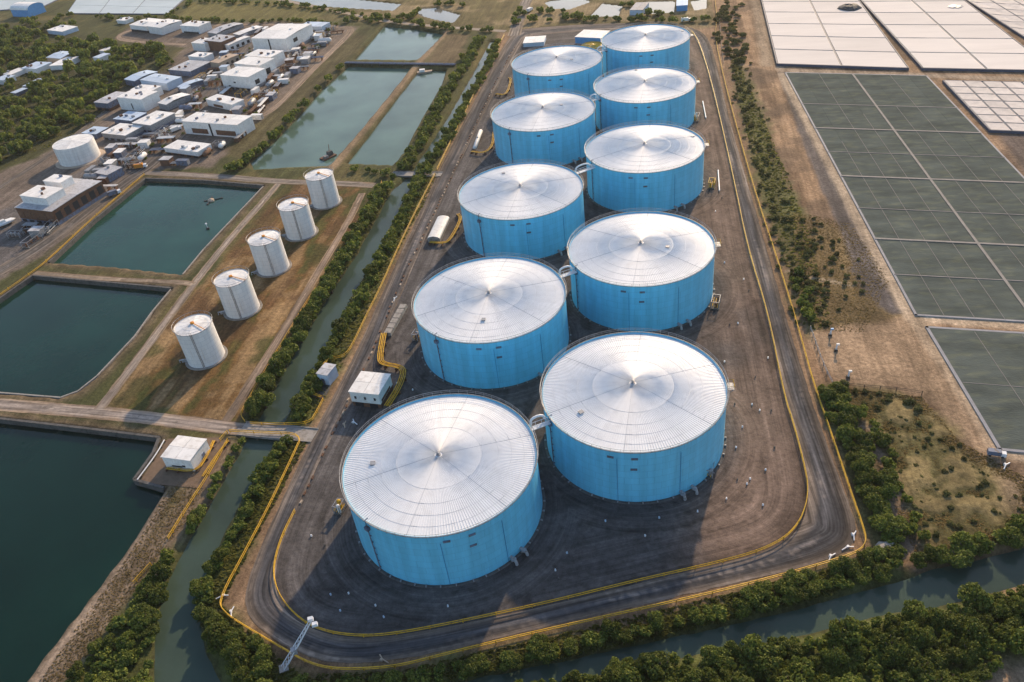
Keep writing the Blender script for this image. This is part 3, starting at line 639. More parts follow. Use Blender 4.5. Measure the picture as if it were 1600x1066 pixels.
# white pipe bridges between neighbouring tanks
for (a, b), lab in zip([(1, 0), (3, 2), (5, 4), (7, 6), (9, 8)], ['frontmost', 'second', 'middle', 'fourth', 'rearmost']):
    A, B = np.array(TANKS[a]), np.array(TANKS[b]); d = B-A; L_ = np.linalg.norm(d); u = d/L_; n = np.array([-u[1], u[0]])
    p0, p1 = A+u*(TR+.2), B-u*(TR+.2); gap = np.linalg.norm(p1-p0)
    t = thing('pipe_bridge', 'white pipe bridge joining the %s pair of blue tanks' % lab, 'pipe bridge', (float(p0[0]), float(p0[1]), 0), math.atan2(u[1], u[0]), 'white pipe bridges between the blue tank pairs')
    m = MB(); m.box((gap/2, 0, TH-1.3), (gap-.1, 1.3, .16)); m.build('walkway_deck', MT['steelw'], t)
    m = MB()
    for y in (-.65, .65):
        m.tube([(.1, y, TH-.2), (gap-.1, y, TH-.2)], .07, 5)
        for i in range(4): m.tube([(.3+i*(gap-.6)/3, y, TH-1.25), (.3+i*(gap-.6)/3, y, TH-.2)], .05, 4)
    m.build('walkway_rail', MT['steelw'], t)
    arc = [(-.4, -1.3, TH-2.5), (.6, -1.3, TH-.9)]+[(gap*.5+gap*.32*math.cos(math.pi*(1-i/6)), -1.3, TH-.2+.9*math.sin(math.pi*i/6)) for i in range(7)]+[(gap*.84, -1.3, TH-3), (gap*.84, -1.3, TH-6)]
    m = MB(); m.tube(arc, .3, 8); m.build('gooseneck_pipe', MT['steelw'], t, True)
    m = MB(); m.box((gap*.84, -1.3, TH-4.2), (.9, .9, 1.1)); m.build('valve', MT['bluew'], t)

# ------------------------------------------------------------------ white tanks
wcs = [course_mesh(WR-.012*i, WH*i/8+.1, WH*(i+1)/8+.1 if i < 7 else WH, 48, 'shell_course', WSH, i == 7) for i in range(8)]
wwedge = wedge_mesh(WR-.08, WH-.2, WH+.55, 12, 1, (3.2,), 'roof_panel', [MT['roofw'], SEAM], r0=.25)
mb = MB(); mb.lathe([(0, WH+.55), (WR-.07, WH-.2)], n=48); wdeck = mb.mesh('roof', MT['roofw'], True)
mb = MB(); mb.tube(ring_pts(WR+.35, WH+.95, 40), .05, 4, closed=True); mb.tube(ring_pts(WR+.05, WH, 40), .08, 4, closed=True)
for i in range(18):
    th = 2*math.pi*i/18; c, s = math.cos(th), math.sin(th); mb.tube([((WR+.1)*c, (WR+.1)*s, WH-.3), ((WR+.35)*c, (WR+.35)*s, WH), ((WR+.35)*c, (WR+.35)*s, WH+.95)], .04, 4)
wrail = mb.mesh('handrail', MT['grey'])
mb = MB(); mb.lathe([(WR-.1, .22), (WR+.9, .22), (WR+.9, .02)], n=40); mb.lathe([(WR+.7, .2), (WR+.7, .4), (WR+.85, .4), (WR+.85, .2)], n=40); wfound = mb.mesh('foundation_ring', MT['conc'])
mb = MB(); mb.tube([(0, 0, WH+.75), (WR*.5, 0, WH+.5), (WR+.2, 0, WH+.15)], .12, 5); mb.lathe([(.6, WH+.5), (.6, WH+.95), (0, WH+1.05)], n=10); wpipe = mb.mesh('roof_pipe', MT['orange'])
mb = MB(); mb.tube([(WR+.2, -.22, .3), (WR+.2, -.22, WH+.9)], .05, 4); mb.tube([(WR+.2, .22, .3), (WR+.2, .22, WH+.9)], .05, 4)
for i in range(22): mb.tube([(WR+.2, -.22, .8+i*.55), (WR+.2, .22, .8+i*.55)], .035, 4)
wlad = mb.mesh('ladder', MT['rust'])
mb = MB(); mb.box((WR+.9, 0, .6), (1.6, .7, .8)); mb.tube([(WR, 0, 1), (WR+2.4, 0, 1), (WR+2.4, 0, .1)], .22, 6); wpump = mb.mesh('pump', MT['grey'])
wpos = ['nearest', 'second nearest', 'middle', 'second farthest', 'farthest']
for i, (tx, ty) in enumerate(WT):
    t = thing('white_tank', 'slim white cylindrical tank on brown grass, %s of its row' % wpos[i], 'storage tank', (tx, ty, 0), 0, 'slim white tanks in a row')
    for me in wcs: link('shell_course', me, t)
    rf = link('roof', wdeck, t)
    for j in range(12): link('roof_panel', wwedge, rf, rz=2*math.pi*j/12)
    link('handrail', wrail, t); link('foundation_ring', wfound, t); link('roof_pipe', wpipe, t, rz=math.radians(-20+random.uniform(-8, 8)))
    link('ladder', wlad, t, rz=math.radians(292+random.uniform(-4, 4))); link('pump', wpump, t, rz=math.radians(205+random.uniform(-15, 15)))
# the wide white tank in the industrial yard
t = thing('white_tank', 'wide white storage tank with flat two-part roof at the forest edge', 'storage tank', (*G(126, 248), 0))
cs = [course_mesh(9.6-.012*i, 9.0*i/6+.05, 9.0*(i+1)/6+.05 if i < 5 else 9.0, 64, 'shell_course', WSH, i == 5) for i in range(6)]
for me in cs: link('shell_course', me, t)
me = wedge_mesh(9.5, 8.85, 9.5, 12, 1, (5.0,), 'roof_panel', [MT['roofw'], SEAM], r0=.2)
mb = MB(); mb.lathe([(0, 9.5), (9.5, 8.85)], n=48); rf = mb.build('roof', MT['roofw'], t, True)
for j in range(12): link('roof_panel', me, rf, rz=2*math.pi*j/12)
mb = MB(); mb.lathe([(9.5, .2), (11.6, .2), (11.8, .02)], n=48); mb.build('foundation_ring', MT['tan'], t)

# ------------------------------------------------------------------ yellow guard fences
mb = MB(); mb.box((0, 0, .6), (.16, .16, 1.2)); post_me = mb.mesh('post', MT['yel'])
def guard(px, label, closed=False, z=.05, h=1.1, r=.11, sp=5.0, cat='guard rail'):
    q = resample([tuple(p) for p in smooth(GL(px), 2)], 2.2); c = q[len(q)//2]
    t = thing('guard_rail', label, cat, (float(c[0]), float(c[1]), 0)); loc = lambda p, zz: (float(p[0]-c[0]), float(p[1]-c[1]), zz)
    for zz in (h, h*.45):
        m = MB(); m.tube([loc(p, zz) for p in q], r, 5); m.build('rail', MT['yel'], t)
    for p in resample([tuple(p) for p in q], 99)[:0]: pass
    acc = 0; last = q[0]
    for p in q:
        acc += np.linalg.norm(p-last); last = p
        if acc >= sp or p is q[0]: acc = 0; link('post', post_me, t, loc(p, 0))
    return t
guard(fence_out_px[0], 'yellow guard rail beside the upper left stretch of the loop road', sp=7)
guard(fence_out_px[1], 'yellow guard rail along the left road that bends round the small grey kiosk', sp=6)
guard(fence_out_px[2], 'yellow guard rail turning from the left road onto the far side of the canal bridge', sp=5)
guard(fence_out_px[3], 'long yellow outer guard rail from the canal bridge round the front corners of the compound', sp=6)
guard(fence_in_px[0], 'yellow inner guard rail curving round the gravel yard along the loop road', sp=6)
guard([(597, 286), (594, 297), (570, 330), (535, 387), (495, 452), (475, 482), (452, 521), (415, 583), (381, 641), (377, 652), (384, 661)], 'thin yellow guard rail between the white tank strip and the canal trees', r=.085, sp=6)
guard([(357, 690), (321, 754), (300, 785), (264, 844)], 'yellow guard rail from the jetty down to the near canal bank', r=.1, sp=5)
guard([(237, 884), (222, 900), (210, 914)], 'short broken yellow guard rail piece on the near bank among bushes', r=.1, sp=4)
guard([(226, 274), (150, 338), (77, 407), (54, 425), (0, 463), (-60, 505)], 'low yellow guard rail on the pond wall beside the asphalt road', h=.75, r=.09, sp=8)
guard([(345, 690), (352, 682), (357, 677)], 'short yellow guard rail end by the jetty building', sp=3)
# low broken kerb of stones along the left of the yard
kt = thing('stone_kerb', 'broken low kerb of rusty stones along the left edge of the gravel yard', 'kerb', (*G(560, 600), 0))
km = []
for s_ in range(3):
    m = MB(); m.box((0, 0, .18), (random.uniform(1.1, 1.9), .5, .42), 0, top=.8); km.append(m.mesh('kerb_stone', MT['tan'] if s_ == 1 else MT['rust']))
kc = np.array(G(560, 600)); kq = resample(GL([(470, 785), (510, 700), (545, 625), (580, 552), (622, 452), (662, 368), (700, 288), (738, 206), (775, 128), (805, 72)]), 2.6)
for a, b in zip(kq[:-1], kq[1:]):
    if random.random() < .72:
        d = b-a; link('kerb_stone', random.choice(km), kt, (float(a[0]-kc[0])+random.uniform(-.25, .25), float(a[1]-kc[1]), .0), math.atan2(d[1], d[0])+random.uniform(-.2, .2))

# ------------------------------------------------------------------ canal bridges
def bridge(label, px, wid):
    a, b = [np.array(G(*p)) for p in px]; c = (a+b)/2; d = b-a; L_ = np.linalg.norm(d); rz = math.atan2(d[1], d[0])
    t = thing('bridge', label, 'bridge', (float(c[0]), float(c[1]), 0), rz)
    m = MB(); m.box((0, 0, -.1), (L_, wid, .45)); m.build('deck', MT['conc'], t)
    for y in (-wid/2+.15, wid/2-.15):
        m = MB(); m.box((0, y, .24), (L_, .28, .22)); m.build('kerb', MT['conc'], t)
    for x in (-L_*.25, L_*.25):
        m = MB(); m.box((x, 0, -1.6), (.6, wid-.6, 2.7)); m.build('pier', MT['wallc'], t)
bridge('pale concrete road bridge over the canal beside the jetty building', [(378, 670), (492, 681)], 5.4)
bridge('narrow far bridge carrying the cross road over the canal', [(612, 272), (690, 273)], 4.5)
# ------------------------------------------------------------------ buildings
def frame(FL, FR, BR):
    a, b, c = (np.array(G(*p)) for p in (FL, FR, BR)); u = b-a; L_ = np.linalg.norm(u); u = u/L_; v = np.array([-u[1], u[0]]); D = max(2.0, float((c-b)@v))
    return a, u, v, L_, D
BLD = []
def building(label, FL, FR, BR, ytop=None, h=None, cols=2, rows=2, wall='white', roof='roofw', base=None, wins=(), slope=.03, cat='building', name='building', z0=0.0, arch=False, over=.25):
    a, u, v, L_, D = frame(FL, FR, BR); h = h or min(12, hgt(FR, ytop))
    rz = math.atan2(u[1], u[0]); t = thing(name, label, cat, (float(a[0]), float(a[1]), z0), rz)
    ctr = a+u*L_/2+v*D/2; BLD.append((ctr[0], ctr[1], max(L_, D)/2, label))
    bz = 0.0
    if base:
        bz = min(h*.35, 1.6); m = MB(); m.box((L_/2, D/2, bz/2), (L_-.15, D-.15, bz)); m.build('plinth', MT[base], t)
        for i in range(max(2, int(L_/4))):
            m = MB(); m.box(((i+.5)*L_/max(2, int(L_/4)), -.05, bz/2), (L_/max(2, int(L_/4))*.55, .12, bz*.75)); m.build('opening', MT['dark'], t)
    th = .25
    for nm_, cx, cy, sx, sy in (('f', L_/2, th/2, L_, th), ('b', L_/2, D-th/2, L_, th), ('l', th/2, D/2, th, D-2*th-.004), ('r', L_-th/2, D/2, th, D-2*th-.004)):
        m = MB(); m.box((cx, cy, bz+(h-bz)/2), (sx, sy, h-bz)); m.build('wall', MT[wall], t)
    g = .10
    if arch:
        m = MB(); n = 8; prof = [(D/2-D/2*math.cos(math.pi*i/n)*1.03, h+.02+D*.22*math.sin(math.pi*i/n)) for i in range(n+1)]
        for i in range(cols):
            x0, x1 = i*L_/cols+g/2-over*(i == 0), (i+1)*L_/cols-g/2+over*(i == cols-1); m = MB()
            for (y0, za), (y1, zb) in zip(prof[:-1], prof[1:]): m.hexa([(x0, y0, za-.15), (x1, y0, za-.15), (x1, y1, zb-.15), (x0, y1, zb-.15), (x0, y0, za), (x1, y0, za), (x1, y1, zb), (x0, y1, zb)])
            m.build('roof_panel', MT[roof], t)
        for xg in (.12, L_-.12):
            m = MB(); k = len(prof)
            for xx in (xg-.1, xg+.1): m.v += [(xx, max(.02, min(D-.02, y)), z-.12) for y, z in prof]
            m.f = [tuple(range(k)), tuple(range(2*k-1, k-1, -1))]+[(i, i+k, i+k+1, i+1) for i in range(k-1)]; m.m = [0]*len(m.f); m.build('gable', MT[wall], t)
    else:
        m = MB(); m.box((L_/2, D/2, h-.1), (L_-.6, D-.6, .1)); m.build('roof_deck', MT['grey'], t)
        for i in range(cols):
            for j in range(rows):
                x0, x1 = i*L_/cols+g/2-over*(i == 0), (i+1)*L_/cols-g/2+over*(i == cols-1); y0, y1 = j*D/rows+g/2-over*(j == 0), (j+1)*D/rows-g/2+over*(j == rows-1)
                zz = lambda y, x: h+.02+slope*(D/2-abs(y-D/2))+.02*((i+j) % 2)
                m = MB(); m.hexa([(x0, y0, zz(y0, x0)), (x1, y0, zz(y0, x1)), (x1, y1, zz(y1, x1)), (x0, y1, zz(y1, x0)), (x0, y0, zz(y0, x0)+.16), (x1, y0, zz(y0, x1)+.16), (x1, y1, zz(y1, x1)+.16), (x0, y1, zz(y1, x0)+.16)])
                m.build('roof_panel', MT[roof], t)
    if L_*D > 60 and not arch and ctr[1] > 240 and ctr[0] < -150:
        for _ in range(random.randint(1, 4)):
            m = MB(); m.box((random.uniform(.15, .85)*L_, random.uniform(.2, .8)*D, h+.6+slope*D*.2), (random.uniform(.6, 1.8), random.uniform(.6, 1.6), .9)); m.build('roof_unit', MT[random.choice(['grey', 'white', 'slate', 'rust'])], t)
    for (face, f0, f1, z0_, z1_, kind) in wins:
        m = MB(); mm = {'window': 'dark', 'door': 'slate', 'rust_band': 'rust', 'vent': 'dark'}[kind]
        if face == 'f': m.box(((f0+f1)/2*L_, -.02, (z0_+z1_)/2*h), ((f1-f0)*L_, .14, (z1_-z0_)*h))
        else: m.box((L_+.02, (f0+f1)/2*D, (z0_+z1_)/2*h), (.14, (f1-f0)*D, (z1_-z0_)*h))
        m.build({'rust_band': 'loading_bay'}.get(kind, kind), MT[mm], t)
    return t, L_, D, h
W_ = lambda f, n, z0, z1, wd=.5, k='window': [(f, (i+.5-wd/2)/n, (i+.5+wd/2)/n, z0, z1, k) for i in range(n)]
# by the tank compound
building('white flat-roofed pump house beside yellow pipes between road and blue tanks', (552, 634), (597, 639), (611, 607), 617, cols=2, rows=2, base='rust', wins=W_('f', 3, .55, .72, .2)+[('r', .1, .8, .35, .5, 'rust_band')], slope=.01)
building('small grey kiosk inside the yellow rail on the canal side of the road', (500, 600), (516, 603), (524, 586), 587, cols=1, rows=2, wall='bluew', roof='roofg', wins=[('f', .3, .6, 0, .6, 'door')], cat='kiosk', name='kiosk')
building('white jetty building with yellow pipes at the corner of the near pond', (261, 731), (305, 737), (329, 704), 720, cols=2, rows=2, wins=[('f', .25, .6, .25, .35, 'vent'), ('f', .62, .72, .3, .45, 'vent'), ('r', .55, .7, 0, .5, 'door')], slope=.04)
building('low blue and white shed with yellow heap behind the rear blue tanks', (899, 68), (940, 70), (943, 58), 60, cols=3, rows=1, wall='blue', roof='roofw', slope=.05)
building('flat white roofed shed behind the rear left blue tank', (818, 74), (850, 72), (856, 62), h=2.2, cols=2, rows=2, wall='bluew')
# industrial yard
building('long twin white warehouse with two dark rusty loading bays facing the pond trees', (291, 209), (377, 216), (394, 201), 196, cols=4, rows=2, roof='roofw', wins=[('f', .14, .43, .12, .50, 'rust_band'), ('f', .58, .93, .12, .50, 'rust_band'), ('f', .48, .51, 0, .95, 'vent')], slope=.02)
building('low double building with two pale roofs and rusty front below the twin warehouse', (260, 241), (312, 248), (329, 235), 238, cols=2, rows=1, base='rust', roof='roofw')
building('white cube shed with cluttered roof above the twin warehouse', (325, 165), (366, 174), (379, 165), 164, cols=3, rows=1, wins=[('f', .25, .6, .1, .5, 'rust_band')])
building('front block of the stepped white storehouse row', (351, 139), (394, 143), (408, 128), 121, cols=2, rows=1, wins=[('f', .42, .5, .5, .6, 'vent'), ('f', .2, .28, .22, .3, 'vent'), ('r', .3, .55, .3, .6, 'window')], base='grey')
building('second block of the stepped white storehouse row', (372, 120), (412, 124), (424, 112), 103, cols=2, rows=1, wins=[('r', .3, .6, .2, .6, 'window')])
building('third block of the stepped white storehouse row', (388, 105), (428, 108), (439, 97), 90, cols=2, rows=1)
building('tallest white windowless block with four roof sections', (399, 83), (452, 84), (471, 60), 61, cols=2, rows=2, base='grey', wins=[('f', .48, .52, 0, .95, 'vent'), ('r', .25, .4, .5, .75, 'window')])
building('low pale blue hall with arched end behind the tallest white block', (470, 51), (505, 52), (515, 45), 42, cols=3, rows=1, wall='bluew', roof='bluew', base='rust', slope=.12)
building('left half of the white hall pair on the far sandy yard', (206, 49), (232, 52), (252, 40), 42, cols=2, rows=2, slope=.06, base='dark')
building('right half of the white hall pair on the far sandy yard', (234, 52), (255, 55), (277, 42), 44, cols=2, rows=2, slope=.06, wall='white', roof='roofw')
building('single white box hall right of the far hall pair', (285, 51), (314, 53), (326, 45), 42, cols=2, rows=2, wins=[('f', .1, .9, 0, .2, 'vent')])
building('small white block at the upper end of the yard road', (303, 79), (323, 81), (331, 72), 69, cols=1, rows=2)
building('rusty brown process building between two pale halls', (324, 78), (350, 81), (356, 70), 66, cols=2, rows=1, wall='rust', roof='roofg')
building('narrow pale hall next to the rusty process building', (352, 79), (360, 80), (374, 64), 71, cols=1, rows=3, wins=W_('r', 4, .1, .6))
building('white shed with uneven roof above the flat dark hall', (297, 97), (321, 99), (332, 92), 90, cols=2, rows=1, slope=.15)
building('tan roofed long shed beside the yard road', (331, 106), (345, 108), (354, 92), 99, cols=1, rows=3, wall='tan', roof='tan', wins=W_('r', 4, .1, .6))
building('low flat hall with dark roof near the grove', (266, 117), (300, 120), (322, 104), 112, cols=3, rows=1, wall='slate', roof='roofg')
building('pale open topped block with blue grey walls left of the yard road', (223, 136), (264, 142), (283, 131), 131, cols=2, rows=2, wall='bluew', roof='bluew')
building('upper white block of the pair beside the grove', (209, 152), (240, 155), (257, 147), 143, cols=2, rows=1, slope=.08)
building('lower white block of the pair beside the grove', (190, 171), (228, 175), (241, 161), 156, cols=2, rows=2, wins=[('f', .5, .54, .1, .6, 'vent')])
building('dark blue sided long shed with grey roof at the grove edge', (152, 172), (173, 174), (194, 156), 162, cols=1, rows=3, wall='slate', roof='roofg', base='rust')
building('long slate shed with pale ridge above the open topped block', (198, 133), (214, 136), (235, 119), 127, cols=1, rows=3, wall='slate', roof='bluew', slope=.12)
building('low blue roofed shed below the lower white block', (180, 193), (208, 196), (224, 183), 189, cols=3, rows=1, wall='slate', roof='bluew')
building('ridged pale roof hall in front of the low blue roofed shed', (212, 205), (240, 209), (256, 187), 196, cols=4, rows=1, wall='grey', roof='roofw', base='slate', slope=.1)
building('small light blue roofed shed near the wide white tank', (131, 215), (153, 217), (163, 206), 210, cols=2, rows=1, wall='slate', roof='bluew')
building('cluttered low hall with white strip roof near the wide white tank', (163, 218), (200, 222), (214, 205), 212, cols=5, rows=1, wall='grey', roof='roofw', base='slate', slope=.1)
building('narrow pale shed along the yard road with grey end', (250, 170), (263, 173), (281, 153), 164, cols=1, rows=3, wall='grey', roof='roofw', slope=.12)
building('narrow blue grey shed beside the open topped block', (279, 142), (287, 144), (307, 128), 138, cols=1, rows=3, wall='slate', roof='bluew', slope=.12)
building('long low grey hall on the far side of the yard', (326, 57), (340, 59), (372, 42), 53, cols=2, rows=3, wall='grey', roof='roofg', slope=.1)
building('white strip roofed shed beside the long low grey hall', (366, 58), (376, 60), (395, 44), 55, cols=1, rows=4, wall='grey', roof='roofw')
building('small dark slate hut on the corner by the third pond', (153, 281), (172, 285), (187, 271), 274, cols=1, rows=1, wall='slate', roof='roofg', wins=[('f', .3, .7, 0, .7, 'door')])
# lower-left plant: a rusty hall with two white boxes on its roof (each box stands on it)
_, L_, D_, h_ = building('long rusty plant hall with slatted sloping side by the asphalt road', (35, 346), (92, 353), (152, 303), 331, cols=2, rows=4, wall='rust', roof='roofg', base='slate', wins=W_('f', 5, .35, .75, .7, 'rust_band')+W_('r', 6, .3, .8, .6))
def on_roof(px, z): return px
def roof_box(label, FL, FR, BR, zb, hh, **k):
    # corners seen on the roof at height zb
    conv = [Pj(*G(p[0], p[1], zb), 0) for p in (FL, FR, BR)]
    return building(label, *conv, h=hh, z0=zb, **k)
roof_box('front white box with split roof on top of the rusty plant hall', (37, 317), (77, 322), (98, 305), h_+.22, 3.4, cols=2, rows=1)
roof_box('rear white box with flat roof on top of the rusty plant hall', (73, 294), (100, 297), (120, 287), h_+.22, 3.4, cols=2, rows=1)
# houses among the grove
building('white shed with arched roof at the far edge of the grove', (21, 26), (48, 27), (61, 18), 16, cols=2, rows=1, wall='blue', roof='roofw', arch=True)
building('low white bungalow with pale roof in the grove clearing', (76, 53), (100, 56), (116, 47), 50, cols=2, rows=1, wall='bluew', roof='roofw', cat='house', name='house')
building('house with blue panel roof above a white wing in the grove', (76, 98), (98, 100), (112, 89), 92, cols=2, rows=2, wall='tan', roof='bluew', cat='house', name='house', slope=.1)
building('white wing of the blue roofed house in the grove', (80, 110), (102, 109), (115, 96), 102, cols=2, rows=1, cat='house', name='house', slope=.1)
building('long low white house with grey blue roof in the grove', (36, 114), (60, 115), (68, 104), 108, cols=3, rows=1, wall='white', roof='bluew', cat='house', name='house', slope=.12)
building('small white cottage left of the long low house', (8, 122), (20, 123), (27, 112), 117, cols=2, rows=1, roof='roofw', cat='house', name='house', slope=.12)
building('small lilac roofed cottage at the left edge of the grove', (-6, 131), (8, 133), (14, 124), 126, cols=2, rows=1, roof='bluew', cat='house', name='house', slope=.12)
building('pale blue hut roof on the lower grove path', (37, 139), (48, 139), (57, 127), 135, cols=2, rows=1, wall='slate', roof='bluew', cat='hut', name='hut', slope=.1)
building('small grey blue hut at the bottom of the grove path', (19, 150), (27, 151), (34, 142), 146, cols=1, rows=1, wall='slate', roof='bluew', cat='hut', name='hut', slope=.1)
building('tiny white roof near the far sandy yard', (184, 37), (197, 38), (206, 33), h=2.5, cols=2, rows=1, cat='hut', name='hut', slope=.1)
building('tiny pale blue hut by the small field in the grove', (148, 97), (158, 98), (163, 90), h=3, cols=1, rows=1, roof='bluew', cat='hut', name='hut', slope=.1)
building('tiny white hut on the middle edge of the grove', (166, 86), (180, 80), (184, 74), h=2.6, cols=2, rows=1, cat='hut', name='hut', slope=.1)
# far top buildings
building('dark roofed pale blue barn among the far white pools', (984, 24), (1004, 24), (1006, 12), 16, cols=2, rows=1, wall='bluew', roof='slate', slope=.35)
building('bright blue roofed shed among the far white pools', (1057, 18), (1074, 17), (1077, 5), h=3.2, cols=2, rows=1, wall='blue', roof='blue')

# ------------------------------------------------------------------ fields on the right
def lerp(a, b, t): return np.asarray(a)*(1-t)+np.asarray(b)*t
def basin(name, label, cat, quad, cols, rows, h, gap, pmat, wmat, sag=0.0, group=None, bmat=None, lip=.05, rowf=None, nsub=1, pw=.45):
    """quad = near-left, near-right, far-right, far-left ground points; panels inside low walls"""
    q = [np.array(p) for p in quad]; c = q[0]; t = thing(name, label, cat, (float(c[0]), float(c[1]), 0), 0, group)
    pt = lambda u, v: lerp(lerp(q[0], q[1], u), lerp(q[3], q[2], u), v)-c
    for (u0, v0), (u1, v1) in zip(((0, 0), (1, 0), (1, 1), (0, 1)), ((1, 0), (1, 1), (0, 1), (0, 0))):
        a, b = pt(u0, v0), pt(u1, v1); d = b-a; L_ = np.linalg.norm(d); m = MB(); m.box(((a[0]+b[0])/2, (a[1]+b[1])/2, h/2), (L_+pw*.9, pw, h), math.atan2(d[1], d[0])); m.build('wall', wmat, t)
    m = MB(); m.hexa([(*pt(u, v), .02) for u, v in ((.002, .002), (.998, .002), (.998, .998), (.002, .998))]+[(*pt(u, v), h-.25) for u, v in ((.002, .002), (.998, .002), (.998, .998), (.002, .998))]); m.build('bed', bmat or NAVY, t)
    rf = rowf or [i/rows for i in range(rows+1)]; cf = [i/cols for i in range(cols+1)] if isinstance(cols, int) else cols
    W = np.linalg.norm(q[1]-q[0]); H_ = np.linalg.norm(q[3]-q[0]); gu, gv = gap/W/2, gap/H_/2
    for i in range(len(cf)-1):
        for j in range(len(rf)-1):
            m = MB(); n = nsub; u0, u1, v0, v1 = cf[i]+gu, cf[i+1]-gu, rf[j]+gv, rf[j+1]-gv
            z = lambda a, b: h-.02+random.uniform(-.02, .02)-sag*math.sin(math.pi*a)*math.sin(math.pi*b)+sag*.5*math.sin(7*a+3*b+i)
            g = [[(*pt(u0+(u1-u0)*a/n, v0+(v1-v0)*b/n), z(a/n, b/n)) for a in range(n+1)] for b in range(n+1)]
            for b in range(n):
                for a in range(n): m.quad(g[b][a], g[b][a+1], g[b+1][a+1], g[b+1][a])
            lo = lambda p: (p[0], p[1], h-.22)
            for a in range(n): m.quad(lo(g[0][a]), lo(g[0][a+1]), g[0][a+1], g[0][a]); m.quad(lo(g[n][a+1]), lo(g[n][a]), g[n][a], g[n][a+1])
            for b in range(n): m.quad(lo(g[b+1][0]), lo(g[b][0]), g[b][0], g[b+1][0]); m.quad(lo(g[b][n]), lo(g[b+1][n]), g[b+1][n], g[b][n])
            m.build('panel', pmat, t)
    return t
PW = M('pale_cover_sheet', (.70, .64, .585), .9, .08, .06, rand=.05, spec=.05, stretch=(.4, 2.5, 1)); PW2 = M('cream_cover_sheet', (.62, .56, .51), .9, .18, .3, rand=.08, spec=.05)
NAVY = M('navy_liner', (.06, .075, .12), .7, .2, .4); KERB = M('grey_kerb', (.25, .25, .27), .8, .2, .5)
def ext(a, b, k): a, b = np.array(a), np.array(b); return a+(b-a)*k
f1 = GL([(1214, 103), (1419, 110), (1339, 0), (1189, 0)])
basin('covered_basin', 'white sheeted basin with two columns of panels, nearest the shrub strip', 'covered basin', [f1[0], f1[1], ext(f1[1], f1[2], 1.5), ext(f1[0], f1[3], 1.5)], [0, .505, 1], 8, 1.2, 1.1, PW, NAVY, .05, nsub=3)
f2 = GL([(1441, 110), (1342, 0), (1484, 0), (1602, 85)]); rgt = np.array(G(1640, 116))
sl_ = np.array(f2[1])-np.array(f2[0])
basin('covered_basin', 'white sheeted basin with two columns of panels, right of the dividing path', 'covered basin', [f2[0], ext(f2[0], G(1541, 112), 2.0), ext(f2[0], G(1541, 112), 2.0)+sl_*1.5, ext(f2[0], f2[1], 1.5)], [0, .5, 1], 8, 1.2, 1.1, PW, NAVY, .05, nsub=3)
f3 = np.array(G(1602, 62)); f3b = np.array(G(1500, -4)); d3 = (f3b-f3); r3 = np.array(G(1660, 66))-f3
basin('covered_basin', 'grey white wavy sheeted basin in the far right corner', 'covered basin', [f3-d3*.25, f3-d3*.25+r3*4, f3+d3*1.6+r3*4, f3+d3*1.6], 5, 12, 1.0, .9, PW2, NAVY, .14, nsub=4)
f4 = GL([(1546, 207), (1473, 129), (1600, 132)]); u4 = (np.array(f4[2])-np.array(f4[1]))
basin('covered_basin', 'cream basin of small sheeted panels beside the green beds', 'covered basin', [f4[0], np.array(f4[0])+u4*1.2, np.array(f4[1])+u4*1.2, f4[1]], 5, 7, 1.1, .9, PW2, NAVY, .07, nsub=2)
# green netted beds: net sheets between pale paths
def net_mat():
    m = M('green_shade_net', (.100, .114, .102), .97, .34, .11, rand=.04, tint=(.135, .146, .112), bump=.4, bscale=2.0, spec=.0, stretch=(.6, 1.5, 1)); return m
NET = net_mat(); BEDP = M('pale_joint', (.12, .125, .11), .9, .3, .6)
f5 = GL([(1431, 493), (1600, 503), (1447, 119), (1227, 114)])
nl, fl = np.array(f5[0]), np.array(f5[3]); fr = np.array(f5[2]); dv = fl-nl
def rowat(px, py):     # fraction along the left edge
    p = np.array(G(px, py)); return float((p-nl)@dv/(dv@dv))
rf5 = [0, rowat(1400, 430), rowat(1369, 374), rowat(1345, 326), rowat(1316, 276), rowat(1296, 238), rowat(1275, 201), rowat(1255, 163), 1]
nr = np.array(G(1600, 503)); nr = nl+(nr-nl)*((fr-fl)@(nr-nl)/((nr-nl)@(nr-nl)))*1.0
basin('netted_bed', 'large dark green netted bed crossed by pale paths', 'netted bed', [nl, nr, fr, fl], [0, .12, .245, .37, .49, .62, .75, .87, 1], 8, .28, .06, NET, KERB, .0, rowf=rf5, nsub=1, pw=.7, bmat=BEDP)
f6 = GL([(1448, 512), (1562, 703), (1640, 519), (1640, 710)])
d6 = np.array(G(1600, 503))-np.array(f5[0]); d6 = d6/np.linalg.norm(d6)*58; n6, o6 = np.array(f6[1]), np.array(f6[0])
basin('netted_bed', 'smaller dark green netted bed at the near end of the field', 'netted bed', [n6, n6+d6, o6+d6, o6], [0, .2, .4, .6, .8, 1], 2, .28, .06, NET, KERB, .0, nsub=1, pw=.8, bmat=BEDP)
